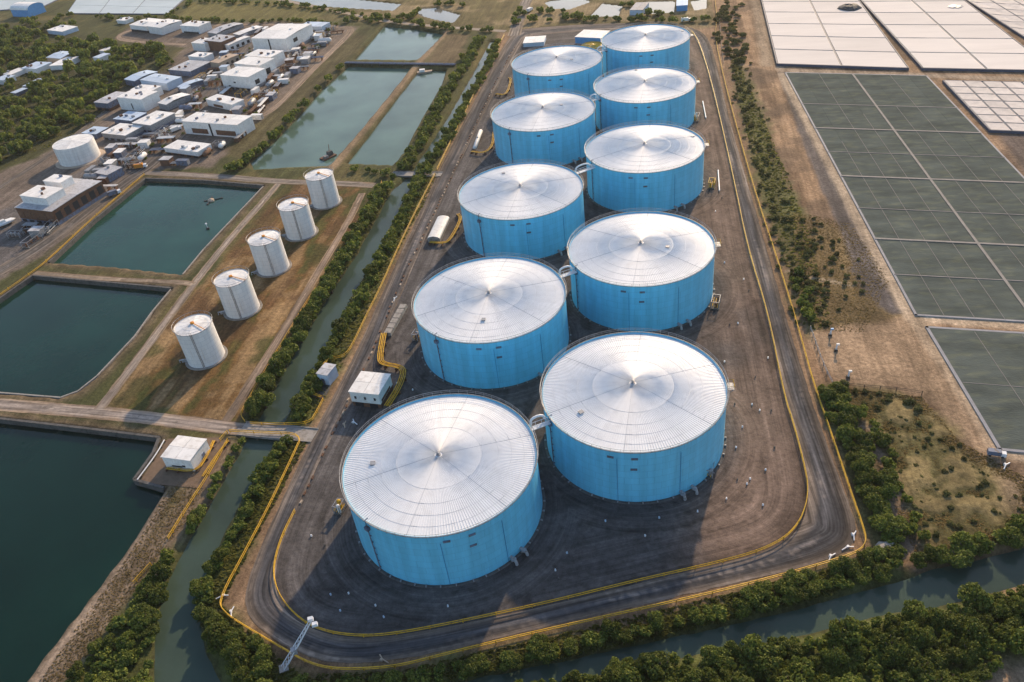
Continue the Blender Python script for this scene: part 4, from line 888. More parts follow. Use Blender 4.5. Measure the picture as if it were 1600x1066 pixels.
# pale main paths over the big bed
PATHM = M('pale_path', (.25, .23, .21), .9, .2, .4)
bt = thing('bed_path', 'pale paths dividing the large green netted bed into quarters', 'path', (float(nl[0]), float(nl[1]), .0))
def pathstrip(a, b, wd, z=.36):
    a, b = np.array(a)-nl, np.array(b)-nl; d = b-a; m = MB(); m.box(((a[0]+b[0])/2, (a[1]+b[1])/2, z), (np.linalg.norm(d), wd, .14), math.atan2(d[1], d[0])); m.build('path_strip', PATHM, bt)
P6 = lambda u, v: lerp(n6+d6*u, o6+d6*u, v)
for u_ in (.2, .4, .6, .8): pathstrip(P6(u_, .02), P6(u_, .98), .13, .27)
pathstrip(P6(.01, .5), P6(.99, .5), .16, .27)
P5 = lambda u, v: lerp(lerp(nl, nr, u), lerp(fl, fr, u), v)
pathstrip(P5(.49, 0), P5(.49, 1), .85)
for u_, v1_ in ((.12, .6), (.245, 1), (.37, .75), (.62, .8), (.75, 1), (.87, .5)): pathstrip(P5(u_, .0), P5(u_, v1_), .13, .27)
for v_, wd in ((rf5[2], .9), (rf5[4], .9), (rf5[6], .8), (rf5[1], .35), (rf5[3], .3), (rf5[5], .3), (rf5[7], .45)): pathstrip(P5(0, v_), P5(1, v_), wd, .39 if wd > .5 else .34)
# pale blue panel field at the top left
PB = M('pale_blue_sheet', (.40, .43, .43), .35, .12, .05, rand=.06)
tl = GL([(105, 22), (262, 23), (294, -6), (130, -14)])
basin('covered_basin', 'pale grey blue sheeted basin beyond the grove', 'covered basin', tl, 3, 3, .7, .8, PB, MT['slate'], .05, nsub=2)
tl = GL([(-40, 20), (66, 12), (120, -14), (20, -14)])
basin('covered_basin', 'pale grey blue sheeted basin at the far left beyond the grove', 'covered basin', tl, 2, 2, .7, .8, PB, MT['slate'], .05, nsub=2)
def mound(label, px, r, h, mat, name='covered_mound', z=0):
    x, y = G(*px); m = MB(); n = 14; rows = [(1, 0), (.86, .45), (.6, .8), (.3, .96), (0, 1)]
    m.lathe([(r*a, h*b) for a, b in rows], n=n)
    m.v = [(a*random.uniform(.85, 1.12), b*random.uniform(.75, 1.0), c*random.uniform(.85, 1.1)) for a, b, c in m.v]
    o = m.build(name, MT[mat], None, False, (x, y, z)); tag(o, label, 'mound'); return o
mound('dark tarpaulin mound on the nearest white sheeted basin', (1327, 16), 6.5, 2.2, 'tarp', z=1.15)
mound('small grey heap on the right white sheeted basin', (1492, 14), 4, .8, 'grey', z=1.15)
mound('grey rubble heap among trees by the front right corner', (1388, 862), 3.0, 1.6, 'conc', 'rubble_heap')
mound('yellow spoil heap behind the rear blue tanks', (925, 72), 7, 2.0, 'yel', 'spoil_heap')
# ------------------------------------------------------------------ pipework and small structures
def bundle(label, px, n, r, z, mat='yel', gap=None, supports=True, cat='pipe rack', name='pipe_run'):
    q = resample([tuple(p) for p in smooth(GL(px), 2)], 1.6); c = q[0]; gap = gap or r*2.8
    t = thing(name, label, cat, (float(c[0]), float(c[1]), 0)); Q = np.array(q); tg = np.gradient(Q, axis=0); tg /= np.linalg.norm(tg, axis=1)[:, None]; nn = np.stack([-tg[:, 1], tg[:, 0]], 1)
    for i in range(n):
        o = (i-(n-1)/2)*gap; R_ = Q+nn*o-np.array(c); m = MB(); m.tube([(float(p[0]), float(p[1]), z+(.0 if i % 2 else .12)) for p in R_], r, 6); m.build('pipe', MT[mat], t)
    if supports:
        for k in range(0, len(Q), 3):
            p = Q[k]-np.array(c); m = MB(); m.box((float(p[0]), float(p[1]), z/2-.1), (.25, n*gap+.3, z-.2), math.atan2(tg[k][1], tg[k][0])); m.build('support', MT['rust'], t)
    return t
bundle('thick bundle of yellow pipes hooking round the white pump house', [(601, 526), (594, 566), (600, 574), (626, 578), (633, 586), (624, 612), (606, 640)], 4, .15, 1.3, gap=.5)
bundle('yellow pipes wrapped round the platform of the grey kiosk', [(512, 566), (497, 590), (485, 617), (503, 624)], 3, .11, .9)
bundle('yellow pipes along the side of the jetty building', [(336, 692), (325, 716), (309, 741), (262, 735)], 3, .11, .8)
bundle('yellow pipe pair beside the jetty building rail', [(358, 692), (342, 712), (318, 748)], 2, .11, .8)
for pts, lab in (([(672, 382), (690, 384), (703, 381), (722, 345), (716, 338)], 'yellow pipe loop round the white shed left of the middle blue tank'),
                 ([(737, 240), (757, 243), (770, 232), (772, 210)], 'yellow pipe loop left of the fourth blue tank'),
                 ([(775, 150), (792, 152), (799, 128), (796, 124)], 'yellow pipe loop left of the rear blue tank')):
    bundle(lab, pts, 3, .13, 1.0, gap=.45)
def vessel(label, a, b, r, z, mat='roofw', name='horizontal_vessel', cat='vessel'):
    A, B = np.array(G(*a)), np.array(G(*b)); d = B-A; L_ = np.linalg.norm(d); rz = math.atan2(d[1], d[0]); t = thing(name, label, cat, (float(A[0]), float(A[1]), 0), rz)
    m = MB(); n = 12; prof = [(0, -.001), (r*.6, .15*r), (r, .6*r), (r, L_-.6*r), (r*.6, L_-.15*r), (0, L_)]
    m.lathe(prof, n=n); m.v = [(z_, x_, y_+z) for x_, y_, z_ in m.v]; m.build('shell', MT[mat], t, True)
    for f in (.22, .78):
        m = MB(); m.box((L_*f, 0, z/2-r*.4), (.5, r*1.5, z-r*.8+.3)); m.build('saddle', MT['wallc'], t)
    m = MB(); m.lathe([(.45, 0), (.45, .4), (0, .4)], (L_*.5, 0, z+r-.08), 10); m.build('manway', MT['grey'], t)
building('white round roofed box shed left of the middle blue tank', (688, 379), (703, 346), (687, 341), h=1.5, cols=2, rows=1, wall='conc', roof='roofw', arch=True, cat='shed', name='shed', over=.1)
vessel('small white vessel beside the fourth blue tank', (742, 236), (752, 208), .9, 1.2)
def skid(label, px, L_, D, rz, mat='grey', n=3, cat='equipment skid'):
    x, y = G(*px); t = thing('equipment_skid', label, cat, (x, y, 0), rz)
    m = MB(); m.box((0, 0, .2), (L_, D, .3)); m.build('base', MT['wallc'], t)
    m = MB()
    for sx in (-1, 1):
        for sy in (-1, 1): m.box((sx*(L_/2-.15), sy*(D/2-.15), 1.5), (.16, .16, 2.3))
    for sx in (-1, 1): m.box((sx*(L_/2-.15), 0, 2.72), (.16, D, .14))
    for sy in (-1, 1): m.box((0, sy*(D/2-.15), 2.72), (L_-.2, .14, .14))
    m.build('frame', MT['yel' if random.random() < .25 else 'grey'], t)
    for i in range(n):
        r = random.uniform(.3, .55); h = random.uniform(1.2, 2.6); m = MB(); m.lathe([(0, .35), (r, .36), (r, .35+h), (r*.6, .5+h), (0, .55+h)], ((i+.5)/n*L_-L_/2, random.uniform(-.3, .3)*D, 0), 8); m.build('vessel', MT[random.choice(['white', mat, 'grey', 'rust'])], t)
    m = MB()
    for i in range(3): m.tube([(-L_/2, (i-1)*D*.28, .9+.3*i), (L_/2, (i-1)*D*.28, .9+.3*i)], .1, 5)
    m.build('pipe', MT[mat], t)
def truck(label, px, rz, mat='white', sc=.8):
    x, y = G(*px); t = thing('truck', label, 'truck', (x, y, 0), rz); t.scale = (sc,)*3
    m = MB(); m.box((-1.0, 0, 1.9), (5.0, 2.3, 2.2)); m.build('cargo_box', MT[mat], t)
    m = MB(); m.box((2.65, 0, 1.45), (1.9, 2.2, 1.7), top=.88); m.build('cab', MT['steelw'], t)
    m = MB(); m.box((3.55, 0, 1.85), (.2, 1.8, .6)); m.build('windscreen', MT['dark'], t)
    for wx in (-2.4, 2.3):
        for wy in (-1.05, 1.05):
            m = MB(); m.lathe([(0, -.15), (.48, -.15), (.48, .15), (0, .15)], n=10); m.v = [(a+wx, c+wy, b+.48) for a, b, c in m.v]; m.build('wheel', MT['dark'], t)
# equipment beside the right-hand blue tanks
for i, (p, lab) in enumerate((((1107, 738), 'frontmost'), ((1118, 478), 'second'), ((1112, 292), 'middle'), ((1088, 188), 'fourth'))):
    skid('pipe and valve skid at the right foot of the %s right-hand blue tank' % lab, p, 4.5, 2.5, math.radians(80), 'yel', 2)
skid('valve skid at the left foot of the front left blue tank', (532, 798), 3.0, 2, math.radians(80), 'yel', 2)
skid('valve skid left of the second left-hand blue tank', (652, 530), 3.0, 2, math.radians(80), 'yel', 2)
bundle('white pipe lying in the yard right of the middle right-hand blue tank', [(1122, 268), (1124, 300)], 1, .25, .4, 'steelw', cat='pipe')
bundle('white pipe lying in the yard right of the rear right-hand blue tanks', [(1098, 160), (1103, 186)], 1, .25, .4, 'steelw', cat='pipe')
# covered trough beside the left road
a = G(632, 480); b = G(606, 526); d = np.array(b)-np.array(a); L_ = float(np.linalg.norm(d)); t = thing('covered_trough', 'grey covered trough leading to the yellow pipes by the road', 'trough', (*a, 0), math.atan2(d[1], d[0]))
for i in range(6):
    m = MB(); m.box(((i+.5)*L_/6, 0, .75), (L_/6-.08, 2.4, 1.3), top=.9); m.build('cover', MT['conc'], t)
# kiosk platform and jetty slab
def slab(name, label, cat, px, z0, z1, mat='conc'):
    q = GL(px); c = np.mean(q, 0); t = thing(name, label, cat, (float(c[0]), float(c[1]), 0)); m = MB(); n = len(q); m.v = [(p[0]-c[0], p[1]-c[1], z) for z in (z0, z1) for p in q]
    ar = sum(q[i][0]*q[(i+1) % n][1]-q[(i+1) % n][0]*q[i][1] for i in range(n)); idx = list(range(n)) if ar > 0 else list(range(n))[::-1]
    m.f = [tuple(n+i for i in idx)]; m.m = [0]
    for k in range(n): i, j = idx[k], idx[(k+1) % n]; m.f.append((i, j, n+j, n+i)); m.m.append(0)
    m.build('deck', MT[mat], t); return t, c
slab('platform', 'dark concrete platform below the grey kiosk over the canal bank', 'platform', [(486, 619), (506, 624), (526, 588), (510, 566)], -1.2, .12, 'wallc')
slab('jetty', 'brown concrete jetty carrying the white building at the near pond', 'jetty', [(217, 755), (318, 764), (356, 700), (344, 684), (262, 686), (247, 712)], -.5, .10, 'brown')
bundle('pale edge pipe on the pond side of the jetty', [(258, 690), (245, 713), (216, 752)], 1, .16, .5, 'steelw', cat='pipe')
# dark pipe walkway across the upper ponds
a, b = np.array(G(540, 100)), np.array(G(712, 103)); d = b-a; L_ = float(np.linalg.norm(d)); t = thing('walkway', 'dark raised pipe walkway crossing the upper ponds', 'walkway', (float(a[0]), float(a[1]), 0), math.atan2(d[1], d[0]))
m = MB(); m.box((L_/2, 0, .5), (L_, 2.2, .3)); m.build('deck', MT['wallc'], t)
for y in (-.7, .7): m = MB(); m.tube([(0, y, .95), (L_, y, .95)], .28, 6); m.build('pipe', MT['slate'], t)
for i in range(14): m = MB(); m.box(((i+.5)*L_/14, 0, -1.2), (.4, 1.8, 3.2)); m.build('pier', MT['wallc'], t)
# leaning lattice boom with two lamp heads at the front left corner
b0, b1 = np.array((*G(444, 1045), .1)), np.array((*G(487, 968, 7.5), 7.5)); dd = b1-b0; L_ = float(np.linalg.norm(dd)); e = dd/L_
t = thing('lattice_boom', 'white leaning lattice boom with two lamp heads at the front left corner', 'lattice boom', tuple(float(v) for v in b0))
sdv = np.cross(e, (0, 0, 1.0)); sdv /= np.linalg.norm(sdv); upv = np.cross(sdv, e); wd = .42
ch = [(sdv*wd+upv*wd*.6), (-sdv*wd+upv*wd*.6), (-upv*wd)]
for c_ in ch: m = MB(); m.tube([tuple(c_*1.5), tuple(c_*.6+dd)], .08, 5); m.build('chord', MT['steelw'], t)
m = MB(); nb_ = 12
for i in range(nb_):
    s0, s1 = 1.5-.9*i/nb_, 1.5-.9*(i+1)/nb_
    for k in range(3): m.tube([tuple(ch[k]*s0+dd*i/nb_), tuple(ch[(k+1) % 3]*s1+dd*(i+1)/nb_)], .045, 4)
tag(m.build('lacing', MT['steelw'], t), kind='stuff')
for s_ in (-.1, 1.3):
    m = MB(); p = dd+sdv*s_*1.2+upv*.3; m.box(tuple(p), (1.2, .9, .7), .4, top=.8); m.build('lamp_head', MT['steelw'], t)
m = MB(); m.box(tuple(dd*.36), (1.1, 1.1, 1.3), .5); m.build('motor_box', MT['grey'], t)
m = MB(); m.box((0, 0, 0), (1.8, 1.8, .6), .5); m.build('footing', MT['conc'], t)
# boats, buoy, aerator
x, y = G(663, 114, ZP); t = thing('barge', 'small white barge moored below the dark pipe walkway', 'barge', (x, y, ZP), .2)
m = MB(); m.hexa([(-3.4, -1.3, -.3), (3.6, -1.0, -.3), (3.6, 1.0, -.3), (-3.4, 1.3, -.3), (-3.9, -1.7, .8), (4.6, -1.0, .95), (4.6, 1.0, .95), (-3.9, 1.7, .8)]); m.build('hull', MT['tan'], t)
m = MB(); m.box((-1, 0, 1.5), (3, 2.2, 1.3)); m.build('cabin', MT['white'], t)
x, y = G(513, 246, ZP); t = thing('pump_raft', 'rusty dark pump raft at the near end of the pond causeway', 'pump raft', (x, y, ZP), 1.0)
m = MB(); m.box((0, 0, .25), (7, 4, .7)); m.build('float', MT['rust'], t)
m = MB(); m.box((1.5, .3, 1.5), (2.6, 2.2, 1.9), top=.8); m.build('pump_house', MT['wallc'], t)
m = MB(); m.box((-1.6, -.6, 1.1), (2, 1.8, 1)); m.build('engine', MT['conc'], t); m = MB(); m.tube([(2, 1, 2.4), (2.4, 1, 5.2)], .14, 5); m.build('mast', MT['rust'], t)
x, y = G(325, 358, ZP); t = thing('buoy', 'white topped dark marker buoy in the third pond', 'buoy', (x, y, ZP)); m = MB(); m.lathe([(0, -.2), (.7, -.1), (.6, .6), (0, .7)], n=10); m.build('float', MT['dark'], t); m = MB(); m.tube([(0, 0, .6), (0, 0, 2.2)], .12, 5); m.box((0, 0, 2.4), (.6, .6, .5)); m.build('top_mark', MT['steelw'], t)
x, y = G(330, 314, ZP); t = thing('aerator', 'tan floating aerator with dark arms in the third pond', 'aerator', (x, y, ZP), .3); m = MB(); m.lathe([(0, -.3), (1.6, -.2), (1.3, .6), (.3, 1.1), (0, 1.1)], n=10); m.build('float', MT['tan'], t)
m = MB()
for k_, l_ in ((.2, 4.5), (1.6, 3), (2.9, 2.6), (4.4, 3.2)): m.tube([(0, 0, .4), (math.cos(k_)*l_, math.sin(k_)*l_, .05)], .18, 5); m.box((math.cos(k_)*l_, math.sin(k_)*l_, .1), (1.0, .8, .4), k_)
m.build('arm', MT['dark'], t)
x, y = G(10, 352); t = thing('boat', 'white boat hull parked beside the rusty plant hall', 'boat', (x, y, 0), 1.0)
m = MB(); m.lathe([(0, -4.5), (1.1, -3.6), (1.9, -1.5), (2.0, 1.0), (1.5, 3.2), (0, 4.6)], n=12); m.v = [(c, a*.9, max(b, -.6)*.75+1.3 if b < .9 else 1.9) for a, b, c in m.v]; m.build('hull', MT['steelw'], t, True)
m = MB(); m.box((-.8, 0, 2.3), (2.6, 2.0, 1.0), top=.8); m.build('cabin', MT['white'], t)
for xx in (-2, 2): m = MB(); m.box((xx, 0, .35), (.4, 2.2, .7)); m.build('cradle', MT['rust'], t)
# sandy patch fence and markers on the right
def post_fence(label, px, sp=3.0, mat='grey', h=1.3):
    q = resample(GL(px), sp); c = q[0]; t = thing('post_fence', label, 'fence', (float(c[0]), float(c[1]), 0)); pm = MB(); pm.box((0, 0, h/2), (.18, .18, h)); me = pm.mesh('post', MT[mat])
    for p in q: link('post', me, t, (float(p[0]-c[0]), float(p[1]-c[1]), 0))
    for zz in (h*.9, h*.5): m = MB(); m.tube([(float(p[0]-c[0]), float(p[1]-c[1]), zz) for p in q], .06, 4); m.build('rail', MT[mat], t)
post_fence('grey post fence along the left edge of the sandy patch', [(1266, 515), (1274, 537), (1281, 558), (1292, 585), (1301, 602)])
post_fence('low dark fence along the near edge of the sandy patch', [(1301, 602), (1350, 607), (1400, 611), (1440, 617)], 4, 'brown')
post_fence('pale pipe fence beside the shrub strip at the far right of the loop road', [(1124, 30), (1126, 60), (1130, 100)], 4, 'conc', 1.0)
for i, (p, lab) in enumerate((((1297, 524), 'white and blue standing post at the top of the sandy patch'), ((1306, 548), 'white standing post in the middle left of the sandy patch'), ((1325, 590), 'white post with dark bracket at the lower sandy patch'))):
    x, y = G(*p); t = thing('marker_post', lab, 'post', (x, y, 0)); m = MB(); m.tube([(0, 0, 0), (.1, 0, 2.3)], .22, 6); m.build('pole', MT['steelw'], t); m = MB(); m.box((0, 0, .25), (.9, .9, .5)); m.build('base', MT['dark'], t); m = MB(); m.box((.3, 0, 2.2), (.8, .5, .4)); m.build('head', MT['blue' if i == 0 else 'white'], t)
truck('dark small truck parked on the path by the near green bed', (1556, 712), math.radians(-10), 'slate', .55)
truck('white truck on the road beside the far white pools', (1072, 34), math.radians(0)); truck('white truck on the road below the far junction', (828, 18), math.radians(70))
truck('white truck on the yard road near the twin warehouse', (276, 205), math.radians(55)); truck('white truck on the asphalt road above the third pond', (180, 305), math.radians(45), 'slate')
truck('orange truck at the corner above the third pond', (221, 263), math.radians(20), 'orange')
# small white and dark site markers scattered in the yard
tx_ = [(487, 838), (508, 853), (517, 930), (545, 928), (572, 943), (532, 955), (587, 947), (865, 884), (886, 865), (868, 892), (873, 905), (946, 815), (950, 730), (1010, 858), (1167, 757), (1172, 749), (1152, 750), (1192, 790), (1135, 780), (1148, 632), (1175, 633), (1187, 642), (1205, 642), (1160, 668), (1132, 566), (1140, 508), (1153, 506), (1162, 437), (1170, 455), (1132, 411), (1118, 331), (1128, 310), (1150, 700), (1090, 800), (1210, 700), (1196, 735), (1008, 838), (633, 955), (600, 965), (700, 948), (655, 905), (1030, 810), (1200, 560), (1180, 590), (620, 600), (645, 610)]
mk = []
for c_ in ('steelw', 'wallc', 'bluew'):
    m = MB(); m.tube([(0, 0, 0), (0, 0, .35)], .08, 5); m.box((0, 0, .4), (.36, .26, .2)); m.box((0, 0, .08), (.34, .34, .14)); mk.append(m.mesh('site_marker', MT[c_]))
mgr = {}
for i, p in enumerate(tx_):
    x, y = G(*p); j = min(range(10), key=lambda j: (TANKS[j][0]-x)**2+(TANKS[j][1]-y)**2); mgr.setdefault((i % 3, j), []).append((x, y))
for (k, j), pts in mgr.items():
    pts.sort(key=lambda p: (TANKS[j][0]-p[0])**2+(TANKS[j][1]-p[1])**2)
    for n_, (x, y) in enumerate(pts):
        o = link('site_marker', mk[k], None, (x, y, .03), random.uniform(0, 3)); cn = ('white', 'dark', 'pale blue')[k]
        tag(o, '%s%s site marker on the gravel to the %s %s blue tank' % (('nearest ', 'second nearest ', 'third nearest ', 'fourth nearest ', 'fifth nearest ', 'sixth nearest ', 'seventh nearest ', 'eighth nearest ', 'ninth nearest ', 'tenth nearest ', 'eleventh nearest ')[n_], cn, ['frontmost', 'second', 'middle', 'fourth', 'rearmost'][j//2], 'left' if j % 2 == 0 else 'right'), 'marker', 'small site markers on the gravel yard')
for p, lab in (((348, 934), 'white bent pipe piece at the front left corner of the outer rail'), ((364, 957), 'white pipe scrap lying inside the front left corner'), ((1325, 858), 'white pipe scrap lying inside the front right corner'), ((1300, 872), 'white short post at the front right rail'), ((1336, 838), 'white strut at the front right corner rail'), ((600, 1030), 'tan scrap piece on the front road edge'), ((555, 660), 'white scrap pipes beside the pump house yard'), ((540, 664), 'pale scrap sheet beside the loop road near the pump house'), ((618, 468), 'white sheet scrap by the covered trough'), ((1573, 729), 'small white survey tripod on the track by the near green bed')):
    x, y = G(*p); t = thing('scrap', lab, 'scrap', (x, y, .06), random.uniform(0, 3))
    m = MB(); m.tube([(-1.4, 0, .15), (0, .3, .3), (1.3, 0, .2)], .14, 5); m.build('pipe_piece', MT['steelw' if 'white' in lab else 'tan'], t); m = MB(); m.box((.2, .5, .2), (.8, .6, .4), .4, top=.6); m.build('block', MT['white' if 'white' in lab else 'tan'], t)
# yard clutter among the industrial buildings
yardpoly = GL([(20, 375), (110, 300), (170, 245), (190, 215), (260, 190), (300, 130), (350, 85), (395, 45), (520, 45), (500, 80), (440, 140), (395, 205), (325, 255), (230, 262), (150, 330), (70, 385)])
yp = np.array(yardpoly); cand = rng.uniform(yp.min(0), yp.max(0), (4000, 2)); cand = cand[inside(cand, yp)]
roadc = np.array(GL([(80, 375), (150, 320), (200, 280), (232, 262), (258, 235), (300, 185), (335, 145), (372, 98), (398, 62)])); dr, _ = segdist(cand, roadc, False); cand = cand[dr > 5.5]
placed = []; count = 0; seen = set()
short = lambda s: ' '.join(s.split()[:6])
for x, y in cand:
    if count >= 150: break
    if any((x-b[0])**2+(y-b[1])**2 < (b[2]+2.2)**2 for b in BLD) or any((x-p[0])**2+(y-p[1])**2 < 26 for p in placed): continue
    if (x-G(126, 248)[0])**2+(y-G(126, 248)[1])**2 < 170: continue
    b = min(BLD, key=lambda b: (x-b[0])**2+(y-b[1])**2); ref = ' '.join(b[3].split()[:7]).rstrip()
    side = ('behind' if y > b[1]+3 else 'in front of') if abs(y-b[1]) > abs(x-b[0]) else ('right of' if x > b[0] else 'left of')
    px = Pj(x, y, 0); kind = random.choice(['skid', 'vessel', 'rack', 'skid', 'crate', 'rack', 'shed']); rz = random.choice([0, math.pi/2])+random.uniform(-.12, .12)
    cl = random.choice(['grey', 'rust', 'slate', 'white', 'white']); cw = {'grey': 'grey', 'rust': 'rusty', 'slate': 'dark blue', 'white': 'white'}[cl]
    if (kind, cl, side, ref) in seen: continue
    seen.add((kind, cl, side, ref)); placed.append((x, y)); count += 1
    if kind == 'skid': skid('%s equipment skid %s the %s' % (cw, side, ref), px, random.uniform(4, 9), random.uniform(2.5, 4), rz, cl, random.choice([2, 3, 4]))
    elif kind == 'vessel':
        l = random.uniform(5, 9); vessel('%s lying vessel %s the %s' % (cw, side, ref), px, Pj(x+l*math.cos(rz), y+l*math.sin(rz), 0), random.uniform(.8, 1.5), 1.9, cl)
    elif kind == 'rack':
        l = random.uniform(6, 13); bundle('%s pipe rack %s the %s' % (cw, side, ref), [px, Pj(x+l*.5*math.cos(rz), y+l*.5*math.sin(rz), 0), Pj(x+l*math.cos(rz), y+l*math.sin(rz), 0)], random.choice([4, 5, 6]), .2, random.uniform(1, 2.6), cl, gap=.5)
    elif kind == 'crate':
        t = thing('container', '%s shipping container %s the %s' % (cw, side, ref), 'container', (x, y, 0), rz); m = MB(); m.box((0, 0, 1.35), (6.1, 2.4, 2.5)); m.build('body', MT[cl], t)
        m = MB()
        for i in range(12): m.box((-2.8+i*.51, 0, 1.35), (.2, 2.5, 2.3))
        m.build('rib', MT[cl], t); m = MB(); m.box((3.08, 0, 1.35), (.08, 2.1, 2.2)); m.build('door', MT['grey'], t)
    else: building('small %s shed %s the %s' % (cw, side, ref), px, Pj(x+5*math.cos(rz), y+5*math.sin(rz), 0), Pj(x+5*math.cos(rz)-4*math.sin(rz), y+5*math.sin(rz)+4*math.cos(rz), 0), h=3, cols=2, rows=1, wall=cl, roof=random.choice(['bluew', 'roofw', 'roofg']), slope=.15, cat='shed', name='shed')

# ------------------------------------------------------------------ vegetation
def leaf_mat(name, col, hi, trans=.35):
    m = bpy.data.materials.new(name); m.use_nodes = True; t = m.node_tree; N, L = t.nodes, t.links; b = N['Principled BSDF']; out = N['Material Output']
    b.inputs['Roughness'].default_value = .7; b.inputs['Specular IOR Level'].default_value = .2
    a = N.new('ShaderNodeAttribute'); a.attribute_name = 'tint'; mx = N.new('ShaderNodeMix'); mx.data_type = 'RGBA'; mx.inputs[6].default_value = (*col, 1); mx.inputs[7].default_value = (*hi, 1)
    L.new(a.outputs['Fac'], mx.inputs[0])
    geo = N.new('ShaderNodeNewGeometry'); n = N.new('ShaderNodeTexNoise'); n.inputs['Scale'].default_value = .06; n.inputs['Detail'].default_value = 3; L.new(geo.outputs['Position'], n.inputs['Vector'])
    oi = N.new('ShaderNodeObjectInfo'); ad = N.new('ShaderNodeMath'); ad.operation = 'ADD'; L.new(n.outputs['Fac'], ad.inputs[0])
    m5 = N.new('ShaderNodeMath'); m5.operation = 'MULTIPLY'; m5.inputs[1].default_value = .45; L.new(oi.outputs['Random'], m5.inputs[0]); L.new(m5.outputs[0], ad.inputs[1])
    r = N.new('ShaderNodeMapRange'); r.inputs[1].default_value = .35; r.inputs[2].default_value = 1.1; r.inputs[3].default_value = .6; r.inputs[4].default_value = 1.6; L.new(ad.outputs[0], r.inputs[0])
    s = N.new('ShaderNodeVectorMath'); s.operation = 'SCALE'; L.new(mx.outputs[2], s.inputs[0]); L.new(r.outputs[0], s.inputs['Scale']); L.new(s.outputs[0], b.inputs['Base Color'])
    tr = N.new('ShaderNodeBsdfTranslucent'); L.new(s.outputs[0], tr.inputs['Color']); ms = N.new('ShaderNodeMixShader'); ms.inputs[0].default_value = trans
    L.new(b.outputs[0], ms.inputs[1]); L.new(tr.outputs[0], ms.inputs[2]); L.new(ms.outputs[0], out.inputs['Surface'])
    return m
LEAF = leaf_mat('leaf', (.042, .070, .016), (.19, .205, .036)); DRY = leaf_mat('scrub_leaf', (.075, .080, .026), (.19, .175, .060)); GRS = leaf_mat('grass_blade', (.17, .135, .055), (.36, .27, .13), .6)
def crown_data(seed, n, lobes, leaf, flat=.8):
    """unit crown: radius 1, base at z=0.25; returns verts (4n,3), tint per vertex"""
    r = np.random.default_rng(seed); cs = []; rs = []
    for i in range(lobes):
        a = r.uniform(0, 2*np.pi); d = math.sqrt(r.uniform(0, 1))*.66; z = .55+r.uniform(-.18, .55)*(1-d*.6); cs.append((d*math.cos(a), d*math.sin(a), z)); rs.append(r.uniform(.20, .38))
    cs = np.array(cs); rs = np.array(rs); out = []; nor = []; ti = []
    lobt = r.uniform(0, 1, lobes)
    while len(out) < n:
        i = r.integers(lobes); v = r.normal(size=3); v /= np.linalg.norm(v)
        if v[2] < -.55: continue
        p = cs[i]+v*rs[i]*r.uniform(.62, 1.22)
        ins = (np.linalg.norm(cs-p, axis=1) < rs*.72).any()
        if ins and r.uniform() < .85: continue
        p = p*np.array((1, 1, flat)); out.append(p); nor.append(v*.8+r.normal(size=3)*.75+np.array((0, 0, .35))); ti.append(.25*lobt[i]+.75*r.uniform()**1.6)
    p = np.array(out); nr = np.array(nor); nr /= np.linalg.norm(nr, axis=1)[:, None]
    ref = r.normal(size=(n, 3)); t1 = np.cross(nr, ref); t1 /= np.linalg.norm(t1, axis=1)[:, None]; t2 = np.cross(nr, t1)
    s = leaf*r.uniform(.6, 1.25, (n, 1)); asp = r.uniform(.55, 1.0, (n, 1))
    V = np.stack([p-t1*s, p-t2*s*asp, p+t1*s, p+t2*s*asp], 1); return V.reshape(-1, 3), np.repeat(np.array(ti), 4)
def quads_mesh(name, V, T, mat):
    me = bpy.data.meshes.new(name); nq = len(V)//4; me.vertices.add(len(V)); me.vertices.foreach_set('co', V.ravel().astype(np.float32)); me.loops.add(nq*4); me.loops.foreach_set('vertex_index', np.arange(nq*4, dtype=np.int32))
    me.polygons.add(nq); me.polygons.foreach_set('loop_start', (np.arange(nq)*4).astype(np.int32)); me.update()
    a = me.attributes.new('tint', 'FLOAT', 'POINT'); a.data.foreach_set('value', T.astype(np.float32)); me.materials.append(mat); return me
CRN = [crown_data(100+i, 2300, 26, .080) for i in range(8)]
crown_me = [quads_mesh('crown', *c, LEAF) for c in CRN]; shrub_me = [quads_mesh('foliage', *crown_data(200+i, 600, 9, .14, .62), DRY) for i in range(5)]
LOW = [crown_data(300+i, 300, 14, .18) for i in range(6)]; LOWS = [crown_data(320+i, 130, 7, .25, .6) for i in range(4)]
mb = MB(); mb.lathe([(.16, -.5), (.10, .3), (.06, .8), (.0, .85)], n=6)
for a_ in (0.3, 2.2, 4.1): mb.tube([(0, 0, .35), (.28*math.cos(a_), .28*math.sin(a_), .62), (.45*math.cos(a_), .45*math.sin(a_), .9)], .035, 4)
trunk_me = mb.mesh('trunk', MT['trunk']); mb = MB(); mb.lathe([(.09, -.2), (.05, .3), (0, .45)], n=5); stem_me = mb.mesh('stem', MT['trunk'])
trees, shrubs = [], []
wpolys = [np.asarray(q) for _, q, *_ in waters]
roadpolys = [np.array([tuple(p) for p in outer])]
CLEAR = [G(438, 1056), G(455, 1030), G(470, 1000)]
def ok(x, y, r):
    if any((x-a)**2+(y-b)**2 < (r+1.6)**2 for a, b in CLEAR): return False
    p = np.array([[x, y]])
    if inside(p, roadpolys[0])[0]: return False
    for q in wpolys:
        if q[:, 0].min()-3 < x < q[:, 0].max()+3 and q[:, 1].min()-3 < y < q[:, 1].max()+3:
            if sdf(p, q)[0] > r*.15: return False
    for bx, by, br, _ in BLD:
        if (x-bx)**2+(y-by)**2 < (br*.9+r*.5)**2 or (bx < -200 and abs(x-bx-.012*(by-y)*0) < br+1.5 and 0 < by-y < 13+br): return False
    return True
